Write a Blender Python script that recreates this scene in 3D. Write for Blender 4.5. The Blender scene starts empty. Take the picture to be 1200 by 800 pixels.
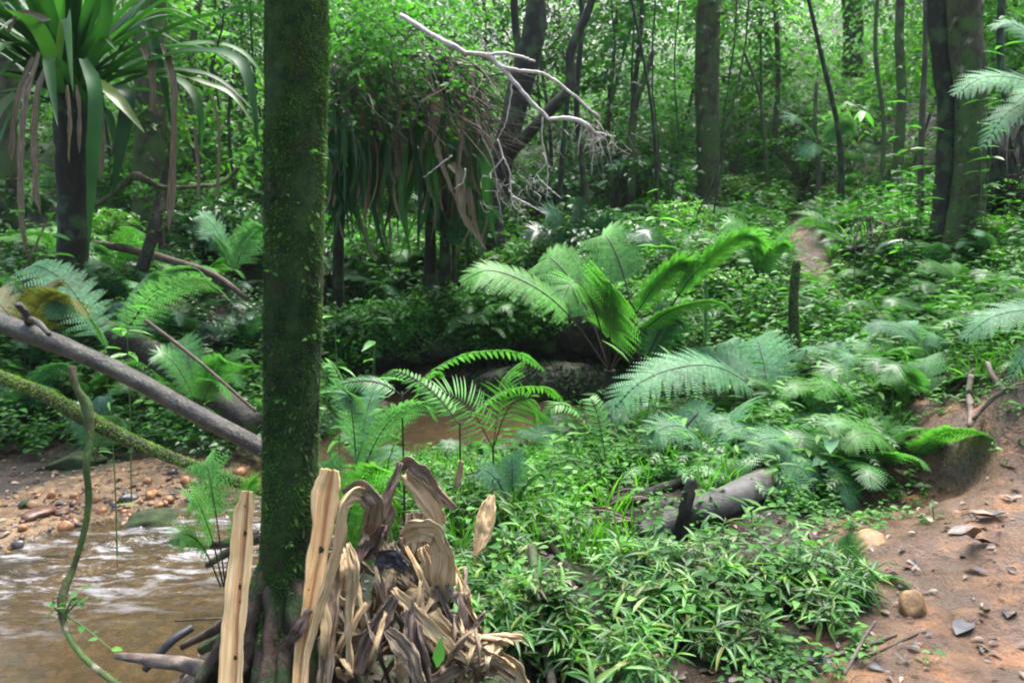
import bpy, math, random
import numpy as np
PI = math.pi
HAZE = 0.0004
rng = np.random.default_rng(11)
random.seed(5)
scene = bpy.context.scene
COL = scene.collection

# ------------------------------------------------------------------ camera, sky, sun, exposure
FPX = 980.0                       # focal length in pixels of the 1200 px wide photograph
PITCH = math.atan(150.0 / FPX)
CAMZ = 1.6
cam_d = bpy.data.cameras.new('camera')
cam_d.sensor_width = 36.0
cam_d.lens = FPX / 1200.0 * 36.0
cam_d.clip_start = 0.05
cam_d.clip_end = 1000.0
cam_d.dof.use_dof = True
cam_d.dof.focus_distance = 4.3
cam_d.dof.aperture_fstop = 4.0
cam = bpy.data.objects.new('camera', cam_d)
COL.objects.link(cam)
cam.location = (0, 0, CAMZ)
cam.rotation_euler = (PI / 2 - PITCH, 0, 0)
scene.camera = cam

SUN_EL, SUN_AZ = math.radians(68), math.radians(25)      # azimuth measured from +Y towards +X
world = bpy.data.worlds.new('World')
scene.world = world
world.use_nodes = True
wn = world.node_tree.nodes
wl = world.node_tree.links
wn.clear()
wo = wn.new('ShaderNodeOutputWorld')
wb = wn.new('ShaderNodeBackground')
ws = wn.new('ShaderNodeTexSky')
ws.sky_type = 'NISHITA'
ws.sun_disc = False
ws.sun_elevation = SUN_EL
ws.sun_rotation = SUN_AZ
ws.dust_density = 3.0
ws.air_density = 1.2
ws.ozone_density = 1.0
wb.inputs['Strength'].default_value = 0.115
whs = wn.new('ShaderNodeHueSaturation')            # overcast: the sky is greyer than a clear one
whs.inputs['Saturation'].default_value = 0.95
wl.new(ws.outputs[0], whs.inputs['Color'])
wl.new(whs.outputs[0], wb.inputs[0])
wl.new(wb.outputs[0], wo.inputs[0])

sd = bpy.data.lights.new('sun', 'SUN')
sd.energy = 3.3
sd.angle = math.radians(42)
sd.color = (1.0, 0.975, 0.93)
sun = bpy.data.objects.new('sun', sd)
COL.objects.link(sun)
sun.rotation_euler = (PI / 2 - SUN_EL, 0, PI - SUN_AZ)

scene.view_settings.view_transform = 'Standard'
scene.view_settings.look = 'None'
scene.view_settings.gamma = 1.0
scene.view_settings.use_curve_mapping = False
scene.view_settings.exposure = 1.85
scene.render.engine = 'CYCLES'
scene.cycles.max_bounces = 8
scene.cycles.diffuse_bounces = 3
scene.cycles.transmission_bounces = 4
scene.cycles.transparent_max_bounces = 8
scene.cycles.filter_width = 2.0
scene.cycles.use_denoising = True

# ------------------------------------------------------------------ projection helpers
CP, SP = math.cos(PITCH), math.sin(PITCH)


def ray(u, v):
    a = (u - 600.0) / FPX
    c = (400.0 - v) / FPX
    return np.array([a, CP + SP * c, -SP + CP * c])


def P(u, v, Y):
    """the world point seen at pixel (u, v) at forward distance Y"""
    d = ray(u, v)
    return np.array([0, 0, CAMZ]) + d * (Y / d[1])


def px(n, Y):
    return n * Y / FPX


# ------------------------------------------------------------------ value noise
_perm = np.random.default_rng(3).random((256, 256))


def vnoise(x, y):
    xi = np.floor(x).astype(int)
    yi = np.floor(y).astype(int)
    fx = x - xi
    fy = y - yi
    fx = fx * fx * (3 - 2 * fx)
    fy = fy * fy * (3 - 2 * fy)
    a = _perm[xi & 255, yi & 255]
    b = _perm[(xi + 1) & 255, yi & 255]
    c = _perm[xi & 255, (yi + 1) & 255]
    d = _perm[(xi + 1) & 255, (yi + 1) & 255]
    return (a * (1 - fx) + b * fx) * (1 - fy) + (c * (1 - fx) + d * fx) * fy - 0.5


def fbm(x, y, f=1.0, o=4):
    s = 0
    a = 1.0
    for k in range(o):
        s = s + a * vnoise(x * f + 17.3 * k, y * f - 9.1 * k)
        f *= 2.03
        a *= 0.5
    return s


def smooth(a, b, x):
    t = np.clip((x - a) / (b - a), 0, 1)
    return t * t * (3 - 2 * t)


def norm(a):
    a = np.asarray(a, float)
    return a / np.maximum(np.linalg.norm(a, axis=-1, keepdims=True), 1e-9)


# ------------------------------------------------------------------ terrain height
ctl = [P(*t) for t in [
    (1150, 780, 3.0), (1150, 600, 4.4), (1180, 552, 4.75), (1180, 480, 5.0), (1215, 552, 4.7), (1215, 470, 4.95), (1148, 545, 5.0), (1150, 495, 5.2), (1185, 455, 5.5), (1090, 415, 7.0), (1010, 375, 9.0),
    (955, 330, 10.5), (940, 270, 13.0), (965, 240, 15.0), (335, 800, 2.95), (560, 640, 4.2), (700, 700, 3.8),
    (850, 760, 3.3), (800, 600, 5.0), (700, 560, 5.5), (560, 560, 5.4), (480, 570, 5.2), (900, 560, 5.6),
    (980, 600, 5.0), (900, 470, 7.0), (930, 430, 7.8), (1050, 420, 7.4), (1050, 340, 9.5), (1150, 300, 9.0),
    (1200, 400, 6.4), (1120, 262, 9.8), (1250, 280, 9.0), (1010, 262, 11.0), (860, 400, 8.5), (820, 330, 10.0),
    (760, 305, 11.0), (850, 262, 13.0), (600, 335, 11.5), (450, 330, 11.0), (400, 420, 10.0), (100, 500, 8.0),
    (30, 520, 7.4), (100, 450, 9.0), (250, 430, 9.4), (150, 335, 10.5), (85, 330, 10.0), (0, 335, 10.0),
    (-200, 400, 8.0), (250, 300, 12.0), (100, 590, 6.1), (200, 562, 6.6), (0, 590, 6.0), (60, 625, 5.6), (-200, 560, 6.0),
    (740, 480, 8.4), (1300, 560, 4.4), (1300, 780, 3.0), (300, 790, 3.2)]]
ctl += [np.array(t, float) for t in [
    (0, 0, 0), (1.6, 0, 0), (-1.2, 0, 0), (-5, 0, .1), (4, 0, .5), (0, 1.6, 0), (1.4, 1.8, 0), (-9, 5, 1.2), (9, 5, 2.6),
    (-12, 16, 2.6), (0, 18, 2.2), (7, 16, 3.2), (14, 16, 5), (-20, 30, 8), (0, 30, 5.5), (20, 30, 10), (0, 60, 19), (-40, 60, 22),
    (40, 60, 24), (-60, 0, 9), (60, 0, 12), (0, -30, 2), (0, 140, 50), (-90, 140, 50), (90, 140, 50), (-50, -50, 6),
    (50, -50, 8)]]
ctl = np.array(ctl)
_A = np.sqrt(((ctl[:, None, :2] - ctl[None, :, :2]) ** 2).sum(-1) + 0.04)
_n = len(ctl)
_M = np.zeros((_n + 3, _n + 3))
_M[:_n, :_n] = _A
_M[:_n, _n] = 1
_M[:_n, _n + 1:] = ctl[:, :2]
_M[_n, :_n] = 1
_M[_n + 1:, :_n] = ctl[:, :2].T
_W = np.linalg.solve(_M, np.concatenate([ctl[:, 2], np.zeros(3)]))

STREAM = np.array([(-3.4, -8, 1.2), (-3.1, -1, 1.1), (-2.95, 2, 1.15), (-2.65, 4, 1.1), (-2.1, 5.1, .8), (-1.7, 6.1, .55), (-1.25, 7.1, .6),
                   (-.3, 8.3, 1.25), (.55, 9.15, 1.25), (.1, 9.7, 1.1), (-1.5, 10.0, .7), (-3.2, 12, .5)])
PATH = np.array([(1.6, -6, .7), (1.75, 1.0, .75), (1.85, 2.9, .62), (2.35, 4.3, .6), (2.95, 5.3, .42), (3.2, 6.3, .15), (3.55, 7.3, .02),
                 (3.75, 8.8, .08), (3.75, 10.4, .24), (4.3, 12.8, .15), (5.3, 15, .05)])


def dist_poly(x, y, poly):
    """distance to a polyline minus the local half width (negative inside)"""
    best = np.full(np.shape(x), 1e9)
    for (x0, y0, w0), (x1, y1, w1) in zip(poly[:-1], poly[1:]):
        dx, dy = x1 - x0, y1 - y0
        t = np.clip(((x - x0) * dx + (y - y0) * dy) / (dx * dx + dy * dy), 0, 1)
        d = np.hypot(x - x0 - t * dx, y - y0 - t * dy) - (w0 + t * (w1 - w0))
        best = np.minimum(best, d)
    return best


def water_z(x, y):
    return -0.60 + 0.10 * smooth(5.4, 7.6, y)


def base_h(x, y):
    shp = np.shape(x)
    xf = np.ravel(x)
    yf = np.ravel(y)
    out = np.empty(len(xf))
    for i in range(0, len(xf), 20000):
        a = xf[i:i + 20000]
        b = yf[i:i + 20000]
        r = np.sqrt((a[:, None] - ctl[None, :, 0]) ** 2 + (b[:, None] - ctl[None, :, 1]) ** 2 + 0.04)
        out[i:i + 20000] = r @ _W[:_n] + _W[_n] + a * _W[_n + 1] + b * _W[_n + 2]
    return out.reshape(shp)


def H(x, y):
    x = np.asarray(x, float)
    y = np.asarray(y, float)
    b = base_h(x, y)
    ds = dist_poly(x, y, STREAM) + 0.22 * fbm(x, y, 1.3, 3)
    dp = dist_poly(x, y, PATH)
    far = smooth(8, 25, np.hypot(x, y))
    rough = (0.18 + far * 0.8) * fbm(x, y, 0.7, 3) + 0.07 * fbm(x, y, 3.1, 4)
    rough = rough * (0.35 + 0.65 * smooth(-.1, .6, dp)) + 0.022 * fbm(x + 5, y, 9.0, 3)
    h = b + rough
    h = h - .42 * np.exp(-((x - .17) / .16) ** 2 - ((y - 3.15) / .28) ** 2) - .22 * np.exp(-((x - .75) / .45) ** 2 - ((y - 4.55) / .22) ** 2)
    wz = water_z(x, y)
    h = np.maximum(h, wz + 0.03 + 0.05 * fbm(x, y, 2.0, 3) - 2 * smooth(.3, .0, ds))
    bed = wz - 0.16 + 0.07 * fbm(x, y, 2.2, 4)
    return bed + (h - bed) * smooth(-0.30, 0.40, ds)


def Hs(x, y):
    return float(H(np.array([x]), np.array([y]))[0])


def on_ground(u, v, y0=1.5, y1=60):
    """first ground point along the ray through pixel (u, v)"""
    d = ray(u, v)
    Y = np.linspace(y0, y1, 3000)
    t = Y / d[1]
    z = CAMZ + d[2] * t
    x = d[0] * t
    g = H(x, Y)
    k = np.nonzero(z <= g)[0]
    i = k[0] if len(k) else len(Y) - 1
    return np.array([x[i], Y[i], g[i]])


# ------------------------------------------------------------------ mesh helpers
class MB:
    def __init__(s):
        s.V = []
        s.F = []          # (array m x k, material index)
        s.UV = []         # per-vertex uv
        s.n = 0

    def add(s, V, Fs, m=0, uv=None):
        V = np.asarray(V, float).reshape(-1, 3)
        if isinstance(Fs, np.ndarray):
            Fs = [Fs]
        for f in Fs:
            if len(f):
                s.F.append((np.asarray(f, int) + s.n, m))
        s.V.append(V)
        s.UV.append(np.zeros((len(V), 2)) if uv is None else np.asarray(uv, float))
        s.n += len(V)
        return s

    def build(s, name, mats, parent=None, origin=None, smooth=True, link=True):
        V = np.concatenate(s.V)
        if origin is not None:
            V = V - np.asarray(origin)
        me = bpy.data.meshes.new(name)
        loops = np.concatenate([f.ravel() for f, _ in s.F]).astype(np.int32)
        tot = np.concatenate([np.full(len(f), f.shape[1]) for f, _ in s.F]).astype(np.int32)
        mi = np.concatenate([np.full(len(f), m) for f, m in s.F]).astype(np.int32)
        start = np.concatenate([[0], np.cumsum(tot)[:-1]]).astype(np.int32)
        me.vertices.add(len(V))
        me.vertices.foreach_set('co', V.astype(np.float32).ravel())
        me.loops.add(len(loops))
        me.loops.foreach_set('vertex_index', loops)
        me.polygons.add(len(tot))
        me.polygons.foreach_set('loop_start', start)
        me.polygons.foreach_set('loop_total', tot)
        me.polygons.foreach_set('material_index', mi)
        me.polygons.foreach_set('use_smooth', np.full(len(tot), smooth, bool))
        uvl = me.uv_layers.new(name='UVMap')
        uvl.data.foreach_set('uv', np.concatenate(s.UV)[loops].astype(np.float32).ravel())
        if not isinstance(mats, (list, tuple)):
            mats = [mats]
        for m in mats:
            me.materials.append(m)
        me.update(calc_edges=True)
        o = bpy.data.objects.new(name, me)
        if link:
            COL.objects.link(o)
        if parent is not None:
            o.parent = parent
        return o


def tag(o, label, cat, group=None):
    o['label'] = label
    o['category'] = cat
    if group:
        o['group'] = group
    return o


def thing(name, label, cat, loc, group=None, rz=0.0):
    o = bpy.data.objects.new(name, None)
    o.empty_display_size = 0.1
    COL.objects.link(o)
    o.location = tuple(loc)
    o.rotation_euler = (0, 0, rz)
    return tag(o, label, cat, group)


def solo(mb, name, mats, origin, label, cat, group=None, smooth=True):
    """a thing that is one mesh, its origin at its base"""
    o = mb.build(name, mats, None, origin, smooth)
    o.location = tuple(origin)
    return tag(o, label, cat, group)


def copy_tree(o, parent=None):
    c = o.copy()
    COL.objects.link(c)
    c.parent = parent
    for ch in list(o.children):
        copy_tree(ch, c)
    return c


def setk(o, kind):
    o['kind'] = kind
    return o


def frames(d, up):
    d = norm(d)
    x = norm(np.cross(d, up))
    z = np.cross(x, d)
    return np.stack([x, d, z], -1)      # columns x, y(dir), z(normal)


def inst(tV, tF, T, R, S, m=0, mb=None, wscale=None, tuv=None):
    """many copies of a template placed by rotation R (n,3,3), position T, scale S"""
    n = len(T)
    k = len(tV)
    S = np.broadcast_to(np.asarray(S, float).reshape(-1, 1) if np.ndim(S) else np.full((n, 1), S), (n, 1))
    sv = np.ones((n, 3)) * S
    if wscale is not None:
        sv[:, 0] *= wscale
    V = tV[None] * sv[:, None, :]
    V = np.einsum('nij,nkj->nki', R, V) + T[:, None, :]
    off = (np.arange(n) * k)
    if mb is None:
        mb = MB()
    mb.add(V.reshape(-1, 3), [(f[None] + off[:, None, None]).reshape(-1, f.shape[1]) for f in tF], m,
           None if tuv is None else np.tile(tuv, (n, 1)))
    return mb


def blade(rows=5, w=0.25, droop=0.2, fold=0.12, peak=0.35):
    """leaf of length 1 along +Y: three columns of vertices"""
    V = []
    t = np.linspace(0, 1, rows)
    for a in t:
        if a < peak:
            ww = math.sin(a / peak * PI / 2) ** 0.8
        else:
            ww = math.cos((a - peak) / (1 - peak) * PI / 2) ** 0.8
        ww = max(ww, 0.02) * w * 0.5
        z = -droop * a * a
        V += [(-ww, a, z + fold * ww), (0, a, z), (ww, a, z + fold * ww)]
    F = []
    for i in range(rows - 1):
        b = i * 3
        F += [(b, b + 1, b + 4, b + 3), (b + 1, b + 2, b + 5, b + 4)]
    return np.array(V, float), [np.array(F)]


LEAF2 = (np.array([(0, 0, 0), (-.24, .42, .07), (0, 1, -.14), (.24, .42, .07)], float), [np.array([(0, 3, 2), (0, 2, 1)])])
LEAF_R = (np.array([(0, 0, 0), (-.22, .2, .05), (-.25, .5, .04), (0, 1.05, -.22), (.25, .5, .04), (.22, .2, .05), (0, .48, -.03)], float),
          [np.array([(0, 6, 1), (1, 6, 2), (2, 6, 3), (3, 6, 4), (4, 6, 5), (5, 6, 0)])])
LANCE = blade(5, .19, .28, .5, .35)
LANCE3 = blade(4, .26, .18, .4, .4)
PINN = (np.array([(-.16, 0, 0), (.16, 0, 0), (.17, .55, -.02), (0, 1, -.1), (-.17, .55, -.02)], float), [np.array([(0, 1, 2, 3, 4)])])


def rand_dirs(n, zlo=-.5, zhi=.4):
    a = rng.random(n) * 2 * PI
    z = zlo + rng.random(n) * (zhi - zlo)
    return norm(np.stack([np.cos(a), np.sin(a), z], -1))


def rand_up(n, j=0.6):
    return norm(np.stack([rng.normal(0, j, n), rng.normal(0, j, n), np.ones(n)], -1))


def catmull(pts, n):
    pts = np.asarray(pts, float)
    if len(pts) == 2:
        t = np.linspace(0, 1, n)[:, None]
        return pts[0] * (1 - t) + pts[1] * t
    q = np.vstack([2 * pts[0] - pts[1], pts, 2 * pts[-1] - pts[-2]])
    s = np.linspace(0, len(pts) - 1 - 1e-6, n)
    i = s.astype(int)
    f = (s - i)[:, None]
    a, b, c, d = q[i], q[i + 1], q[i + 2], q[i + 3]
    return 0.5 * (2 * b + (c - a) * f + (2 * a - 5 * b + 4 * c - d) * f * f + (3 * b - 3 * c + d - a) * f ** 3)


def tube(mb, pts, rad, n=None, seg=10, m=0, bump=0.0, bf=6.0, cap=True, jit=0.0, seed=0.0):
    pts = np.asarray(pts, float)
    if n is None:
        n = max(len(pts) * 4, 6)
    c = catmull(pts, n)
    rad = np.interp(np.linspace(0, 1, n), np.linspace(0, 1, len(np.atleast_1d(rad))), np.atleast_1d(rad)) if np.ndim(rad) else np.full(n, rad)
    if jit:
        c = c + rng.normal(0, jit, c.shape)
    tg = norm(np.gradient(c, axis=0))
    ref = np.array([0.13, 0.31, 0.94]) if abs(tg[0, 2]) < .8 else np.array([0.9, 0.4, 0.1])
    x = norm(np.cross(tg, ref))
    y = np.cross(tg, x)
    a = np.linspace(0, 2 * PI, seg, endpoint=False)
    L = np.concatenate([[0], np.cumsum(np.linalg.norm(np.diff(c, axis=0), axis=1))])
    rr = rad[:, None] * np.ones((1, seg))
    if bump:
        ca, sa = np.cos(a)[None], np.sin(a)[None]
        rr = rr * (1 + bump * (fbm(ca * 1.3 + L[:, None] * bf * .25 + seed, sa * 1.3 + L[:, None] * bf + seed * 3, 1.0, 3) +
                               .5 * fbm(ca * 3 + 40, sa * 3 + L[:, None] * bf * .3, 1.0, 2)))
    V = c[:, None] + rr[..., None] * (np.cos(a)[None, :, None] * x[:, None] + np.sin(a)[None, :, None] * y[:, None])
    i, j = np.meshgrid(np.arange(n - 1), np.arange(seg), indexing='ij')
    j2 = (j + 1) % seg
    F = np.stack([i * seg + j, i * seg + j2, (i + 1) * seg + j2, (i + 1) * seg + j], -1).reshape(-1, 4)
    uv = np.stack([np.broadcast_to(a[None] / (2 * PI), (n, seg)), np.broadcast_to(L[:, None], (n, seg))], -1).reshape(-1, 2)
    Fs = [F]
    if cap:
        Fs += [np.arange(seg)[None, ::-1], (np.arange(seg) + (n - 1) * seg)[None]]
    mb.add(V.reshape(-1, 3), Fs, m, uv)
    return c, tg


def ribbon(mb, pts, width, n=None, cols=3, nrm=(0, 0, 1), fold=0.3, m=0, curl=0.0, crumple=0.0, twist=0.0, groove=0.0, ragged=0.0, tip=0.03, base=0.6, taper=True, kink=False):
    """strap leaf along a path; fold lifts the two edges, curl rolls it"""
    pts = np.asarray(pts, float)
    if n is None:
        n = max(len(pts) * 5, 8)
    c = catmull(pts, n)
    if kink:                                     # creased rather than rounded bends
        f_ = np.linspace(0, len(pts) - 1, n)
        c = .25 * c + .75 * np.stack([np.interp(f_, np.arange(len(pts)), pts[:, k_]) for k_ in range(3)], -1)
    tg = norm(np.gradient(c, axis=0))
    up = np.broadcast_to(np.asarray(nrm, float), c.shape).copy()
    for k in range(1, n):                        # carry the normal along the bend
        up[k] = up[k - 1] - tg[k] * (up[k - 1] @ tg[k])
        up[k] /= max(np.linalg.norm(up[k]), 1e-6)
    x = norm(np.cross(tg, up))
    z = np.cross(x, tg)
    t = np.linspace(0, 1, n)
    if np.ndim(width):
        w = np.interp(t, np.linspace(0, 1, len(width)), width)
    else:
        w = width * (np.minimum(1, base + (1 - base) * t * 5) * np.clip((1 - t) * (2.2 if taper else 9), 0, 1) ** .8 + tip * 0.3)
    if twist:
        a = t * twist
        x, z = x * np.cos(a)[:, None] + z * np.sin(a)[:, None], z * np.cos(a)[:, None] - x * np.sin(a)[:, None]
    s = np.linspace(-1, 1, cols)
    ph = rng.random() * 50
    w = w * (1 + (.14 * fbm(t * 4 + ph, t * 0 + ph, 1, 3) if cols > 5 else 0))
    if curl:
        ang = s * curl
        sx = np.sin(ang) / curl
        sz = (1 - np.cos(ang)) / curl
    else:
        sx = s
        sz = np.abs(s) * fold
    V = c[:, None] + .5 * w[:, None, None] * (sx[None, :, None] * x[:, None] + sz[None, :, None] * z[:, None])
    if groove:
        V = V - (w[:, None] * groove * np.exp(-((s[None] - .15 * fbm(t * 3 + ph, t * 0, 1, 2)[:, None]) / .28) ** 2))[..., None] * z[:, None]
    if ragged:
        rg = ragged * w[:, None] * s[None] * (np.abs(s[None]) > .7) * fbm(t[:, None] * 9 + ph + 9 * (s[None] > 0), s[None] * 0 + ph, 1, 4)
        V = V + rg[..., None] * x[:, None]
        V = V + (ragged * .5 * w[:, None] * fbm(s[None] * 5 + ph, s[None] * 0, 1, 2) * (((t < .03) | (t > .97))[:, None]))[..., None] * tg[:, None]
    if crumple:
        L = np.concatenate([[0], np.cumsum(np.linalg.norm(np.diff(c, axis=0), axis=1))])
        q = fbm(L[:, None] * 9 + ph, s[None] * 1.5 + ph, 1.0, 3) * crumple + .5 * crumple * fbm(L[:, None] * 2 + ph, s[None] * 6, 1.0, 2)
        if cols > 5:
            q = q + crumple * 1.6 * np.abs(fbm(L[:, None] * 12 + s[None] * 3 + ph, s[None] * 2 - L[:, None] * 5, 1.0, 2)) + w[:, None] * .07 * np.sin(s[None] * 9 + ph + 2 * fbm(L[:, None] * 3, s[None] * 0 + ph, 1, 2))
        V = V + q[..., None] * z[:, None] + (.6 * crumple * fbm(L[:, None] * 7 + ph, s[None] * 1 + ph * 2, 1.0, 2))[..., None] * x[:, None]
    i, j = np.meshgrid(np.arange(n - 1), np.arange(cols - 1), indexing='ij')
    F = np.stack([i * cols + j, i * cols + j + 1, (i + 1) * cols + j + 1, (i + 1) * cols + j], -1).reshape(-1, 4)
    L = np.concatenate([[0], np.cumsum(np.linalg.norm(np.diff(c, axis=0), axis=1))])
    uv = np.stack([np.broadcast_to(s[None] * .499 + .5 + int(ph), V.shape[:2]), np.broadcast_to(L[:, None] + ph, V.shape[:2])], -1).reshape(-1, 2)
    mb.add(V.reshape(-1, 3), F, m, uv)
    return mb


def rock_mb(r, squash=(1, .8, .6), seed=0.0, res=2, rough=.25):
    import bmesh
    bm = bmesh.new()
    bmesh.ops.create_icosphere(bm, subdivisions=res, radius=1)
    V = np.array([v.co[:] for v in bm.verts])
    F = np.array([[v.index for v in f.verts] for f in bm.faces])
    bm.free()
    q = 1 + rough * (fbm(V[:, 0] * 1.1 + seed, V[:, 1] * 1.1 + V[:, 2] * .9 + seed * 2, 1, 3) + fbm(V[:, 2] + seed * 5, V[:, 0] + 7, 1.2, 3))
    V = V * q[:, None]
    rg_ = np.random.default_rng(int(seed * 97) % 99991)
    for _ in range(9):                           # knock flat facets off
        d_ = rg_.normal(0, 1, 3)
        d_ /= np.linalg.norm(d_)
        h_ = V @ d_
        c_ = rg_.uniform(.55, .85)
        V = V - np.maximum(h_ - c_, 0)[:, None] * d_ * .85
    return MB().add(V * np.array(squash) * r, F)


# ------------------------------------------------------------------ materials
def new_mat(name):
    m = bpy.data.materials.new(name)
    m.use_nodes = True
    nt = m.node_tree
    nt.nodes.clear()
    out = nt.nodes.new('ShaderNodeOutputMaterial')
    return m, nt, out


def N(nt, t, **kw):
    n = nt.nodes.new(t)
    for k, v in kw.items():
        if k in n.inputs:
            n.inputs[k].default_value = v
        else:
            setattr(n, k, v)
    return n


def ramp(nt, fac, stops):
    r = nt.nodes.new('ShaderNodeValToRGB')
    while len(r.color_ramp.elements) < len(stops):
        r.color_ramp.elements.new(0.5)
    for e, (p, c) in zip(r.color_ramp.elements, stops):
        e.position = p
        e.color = (*c, 1)
    nt.links.new(fac, r.inputs[0])
    return r


def mix(nt, fac, a, b, mode='MIX'):
    n = nt.nodes.new('ShaderNodeMix')
    n.data_type = 'RGBA'
    n.blend_type = mode
    for s, v in ((n.inputs[0], fac), (n.inputs[6], a), (n.inputs[7], b)):
        if hasattr(v, 'is_linked'):
            nt.links.new(v, s)
        elif isinstance(v, (int, float)):
            s.default_value = v
        else:
            s.default_value = (*v, 1)
    return n.outputs[2]


def leaf_mat(name, cols, rough=.38, trans=.35, obj_var=0.0, spots=None, spec=.6, nsc=1.7, nlo=.6):
    m, nt, out = new_mat(name)
    g = N(nt, 'ShaderNodeNewGeometry')
    stops = [(i / max(len(cols) - 1, 1), c) for i, c in enumerate(cols)]
    r = ramp(nt, g.outputs['Random Per Island'], stops)
    tc = N(nt, 'ShaderNodeTexCoord')
    nz = N(nt, 'ShaderNodeTexNoise', Scale=nsc, Detail=2.0)
    nt.links.new(tc.outputs['Object'], nz.inputs['Vector'])
    c = mix(nt, nz.outputs['Fac'], r.outputs[0], tuple(min(1, k * 1.5) for k in cols[-1]), 'MIX')
    nzr = ramp(nt, nz.outputs['Fac'], [(.35, (nlo, nlo, nlo)), (.65, (1.25, 1.25, 1.2))])
    c = mix(nt, 1.0, r.outputs[0], nzr.outputs[0], 'MULTIPLY')
    if obj_var:
        oi = N(nt, 'ShaderNodeObjectInfo')
        rr = ramp(nt, oi.outputs['Random'], [(0, (1 - obj_var,) * 3), (1, (1 + obj_var, 1 + obj_var, 1))])
        c = mix(nt, 1.0, c, rr.outputs[0], 'MULTIPLY')
    if spots:
        n2 = N(nt, 'ShaderNodeTexNoise', Scale=25.0, Detail=3.0)
        nt.links.new(tc.outputs['Object'], n2.inputs['Vector'])
        sr = ramp(nt, n2.outputs['Fac'], [(.6, (0, 0, 0)), (.68, (1, 1, 1))])
        c = mix(nt, sr.outputs[0], c, spots)
    b = N(nt, 'ShaderNodeBsdfPrincipled', Roughness=rough)
    nt.links.new(c, b.inputs['Base Color'])
    b.inputs['Specular IOR Level'].default_value = spec
    tr = N(nt, 'ShaderNodeBsdfTranslucent')
    c2 = mix(nt, 1.0, c, (1.15, 1.5, .6), 'MULTIPLY')
    nt.links.new(c2, tr.inputs['Color'])
    ms = N(nt, 'ShaderNodeMixShader')
    ms.inputs[0].default_value = trans
    nt.links.new(b.outputs[0], ms.inputs[1])
    nt.links.new(tr.outputs[0], ms.inputs[2])
    nt.links.new(ms.outputs[0], out.inputs[0])
    return m


def solid_mat(name, cols, scale=6.0, rough=.8, bump=.4, bscale=None, stretch=(1, 1, 1), coord='Object', spec=.4, extra=None, dist=.02, detail=6.0,
              stops=None):
    """noise-mottled opaque material; extra=(color, scale, lo, hi) lays a second patchy colour over it"""
    m, nt, out = new_mat(name)
    tc = N(nt, 'ShaderNodeTexCoord')
    mp = N(nt, 'ShaderNodeMapping')
    mp.inputs['Scale'].default_value = stretch
    nt.links.new(tc.outputs[coord], mp.inputs[0])
    nz = N(nt, 'ShaderNodeTexNoise', Scale=scale, Detail=detail, Roughness=.62)
    nt.links.new(mp.outputs[0], nz.inputs['Vector'])
    k = len(cols)
    st = [(s, c) for s, c in zip(stops or np.linspace(.3, .7, k), cols)]
    c = ramp(nt, nz.outputs['Fac'], st).outputs[0]
    if extra:
        for (ec, es, lo, hi) in extra:
            n2 = N(nt, 'ShaderNodeTexNoise', Scale=es, Detail=5.0, Roughness=.6)
            nt.links.new(tc.outputs[coord if coord == 'Object' else 'Object'], n2.inputs['Vector'])
            r2 = ramp(nt, n2.outputs['Fac'], [(lo, (0, 0, 0)), (hi, (1, 1, 1))])
            c = mix(nt, r2.outputs[0], c, ec)
    b = N(nt, 'ShaderNodeBsdfPrincipled', Roughness=rough)
    b.inputs['Specular IOR Level'].default_value = spec
    nt.links.new(c, b.inputs['Base Color'])
    if bump:
        n3 = N(nt, 'ShaderNodeTexNoise', Scale=bscale or scale * 2.5, Detail=6.0, Roughness=.7)
        nt.links.new(mp.outputs[0], n3.inputs['Vector'])
        bp = N(nt, 'ShaderNodeBump', Strength=bump, Distance=dist)
        nt.links.new(n3.outputs['Fac'], bp.inputs['Height'])
        nt.links.new(bp.outputs[0], b.inputs['Normal'])
    nt.links.new(b.outputs[0], out.inputs[0])
    return m


M = {}
# the forest's foliage
M['wood'] = leaf_mat('forest leaves', [(.045, .14, .045), (.085, .23, .07), (.13, .31, .09), (.21, .41, .13)], .55, .5, nsc=.4, nlo=.4, spec=.25)
M['crown_a'] = leaf_mat('broad leaves mid green', [(.025, .10, .025), (.055, .18, .035), (.09, .26, .05)], .5, .45, .3, spec=.35)
M['crown_b'] = leaf_mat('broad leaves yellow green', [(.06, .19, .025), (.11, .29, .04), (.17, .38, .06)], .4, .42, .2)
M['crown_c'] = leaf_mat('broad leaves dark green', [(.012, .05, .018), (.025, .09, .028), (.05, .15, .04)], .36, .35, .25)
M['herb'] = leaf_mat('herb leaves', [(.02, .085, .018), (.045, .16, .03), (.08, .23, .045), (.14, .33, .06)], .55, .35, spec=.25)
M['grass'] = leaf_mat('bamboo grass leaves', [(.02, .09, .02), (.045, .16, .03), (.08, .23, .045), (.14, .32, .06), (.20, .22, .06)], .42, .32, spec=.4, nsc=5, nlo=.35)
M['fern_blue'] = leaf_mat('fern blue green', [(.09, .22, .10), (.13, .30, .15), (.18, .38, .2)], .55, .34, spec=.2)
M['fern_bright'] = leaf_mat('fern bright green', [(.07, .23, .04), (.11, .31, .06), (.16, .39, .09)], .45, .38, spec=.35)
M['fern_mid'] = leaf_mat('fern mid green', [(.06, .19, .05), (.09, .26, .07), (.13, .33, .09)], .38, .42)
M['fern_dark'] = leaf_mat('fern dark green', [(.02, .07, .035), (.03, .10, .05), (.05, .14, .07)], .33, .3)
M['fern_brown'] = leaf_mat('fern browning', [(.10, .11, .02), (.16, .12, .03), (.09, .16, .04)], .6, .3)
M['sapling'] = leaf_mat('sapling leaves', [(.07, .24, .05), (.10, .3, .05), (.14, .36, .07)], .32, .45)
M['strap'] = leaf_mat('screw pine leaves', [(.01, .045, .012), (.022, .085, .02), (.05, .15, .03)], .5, .3, spec=.3)
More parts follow.
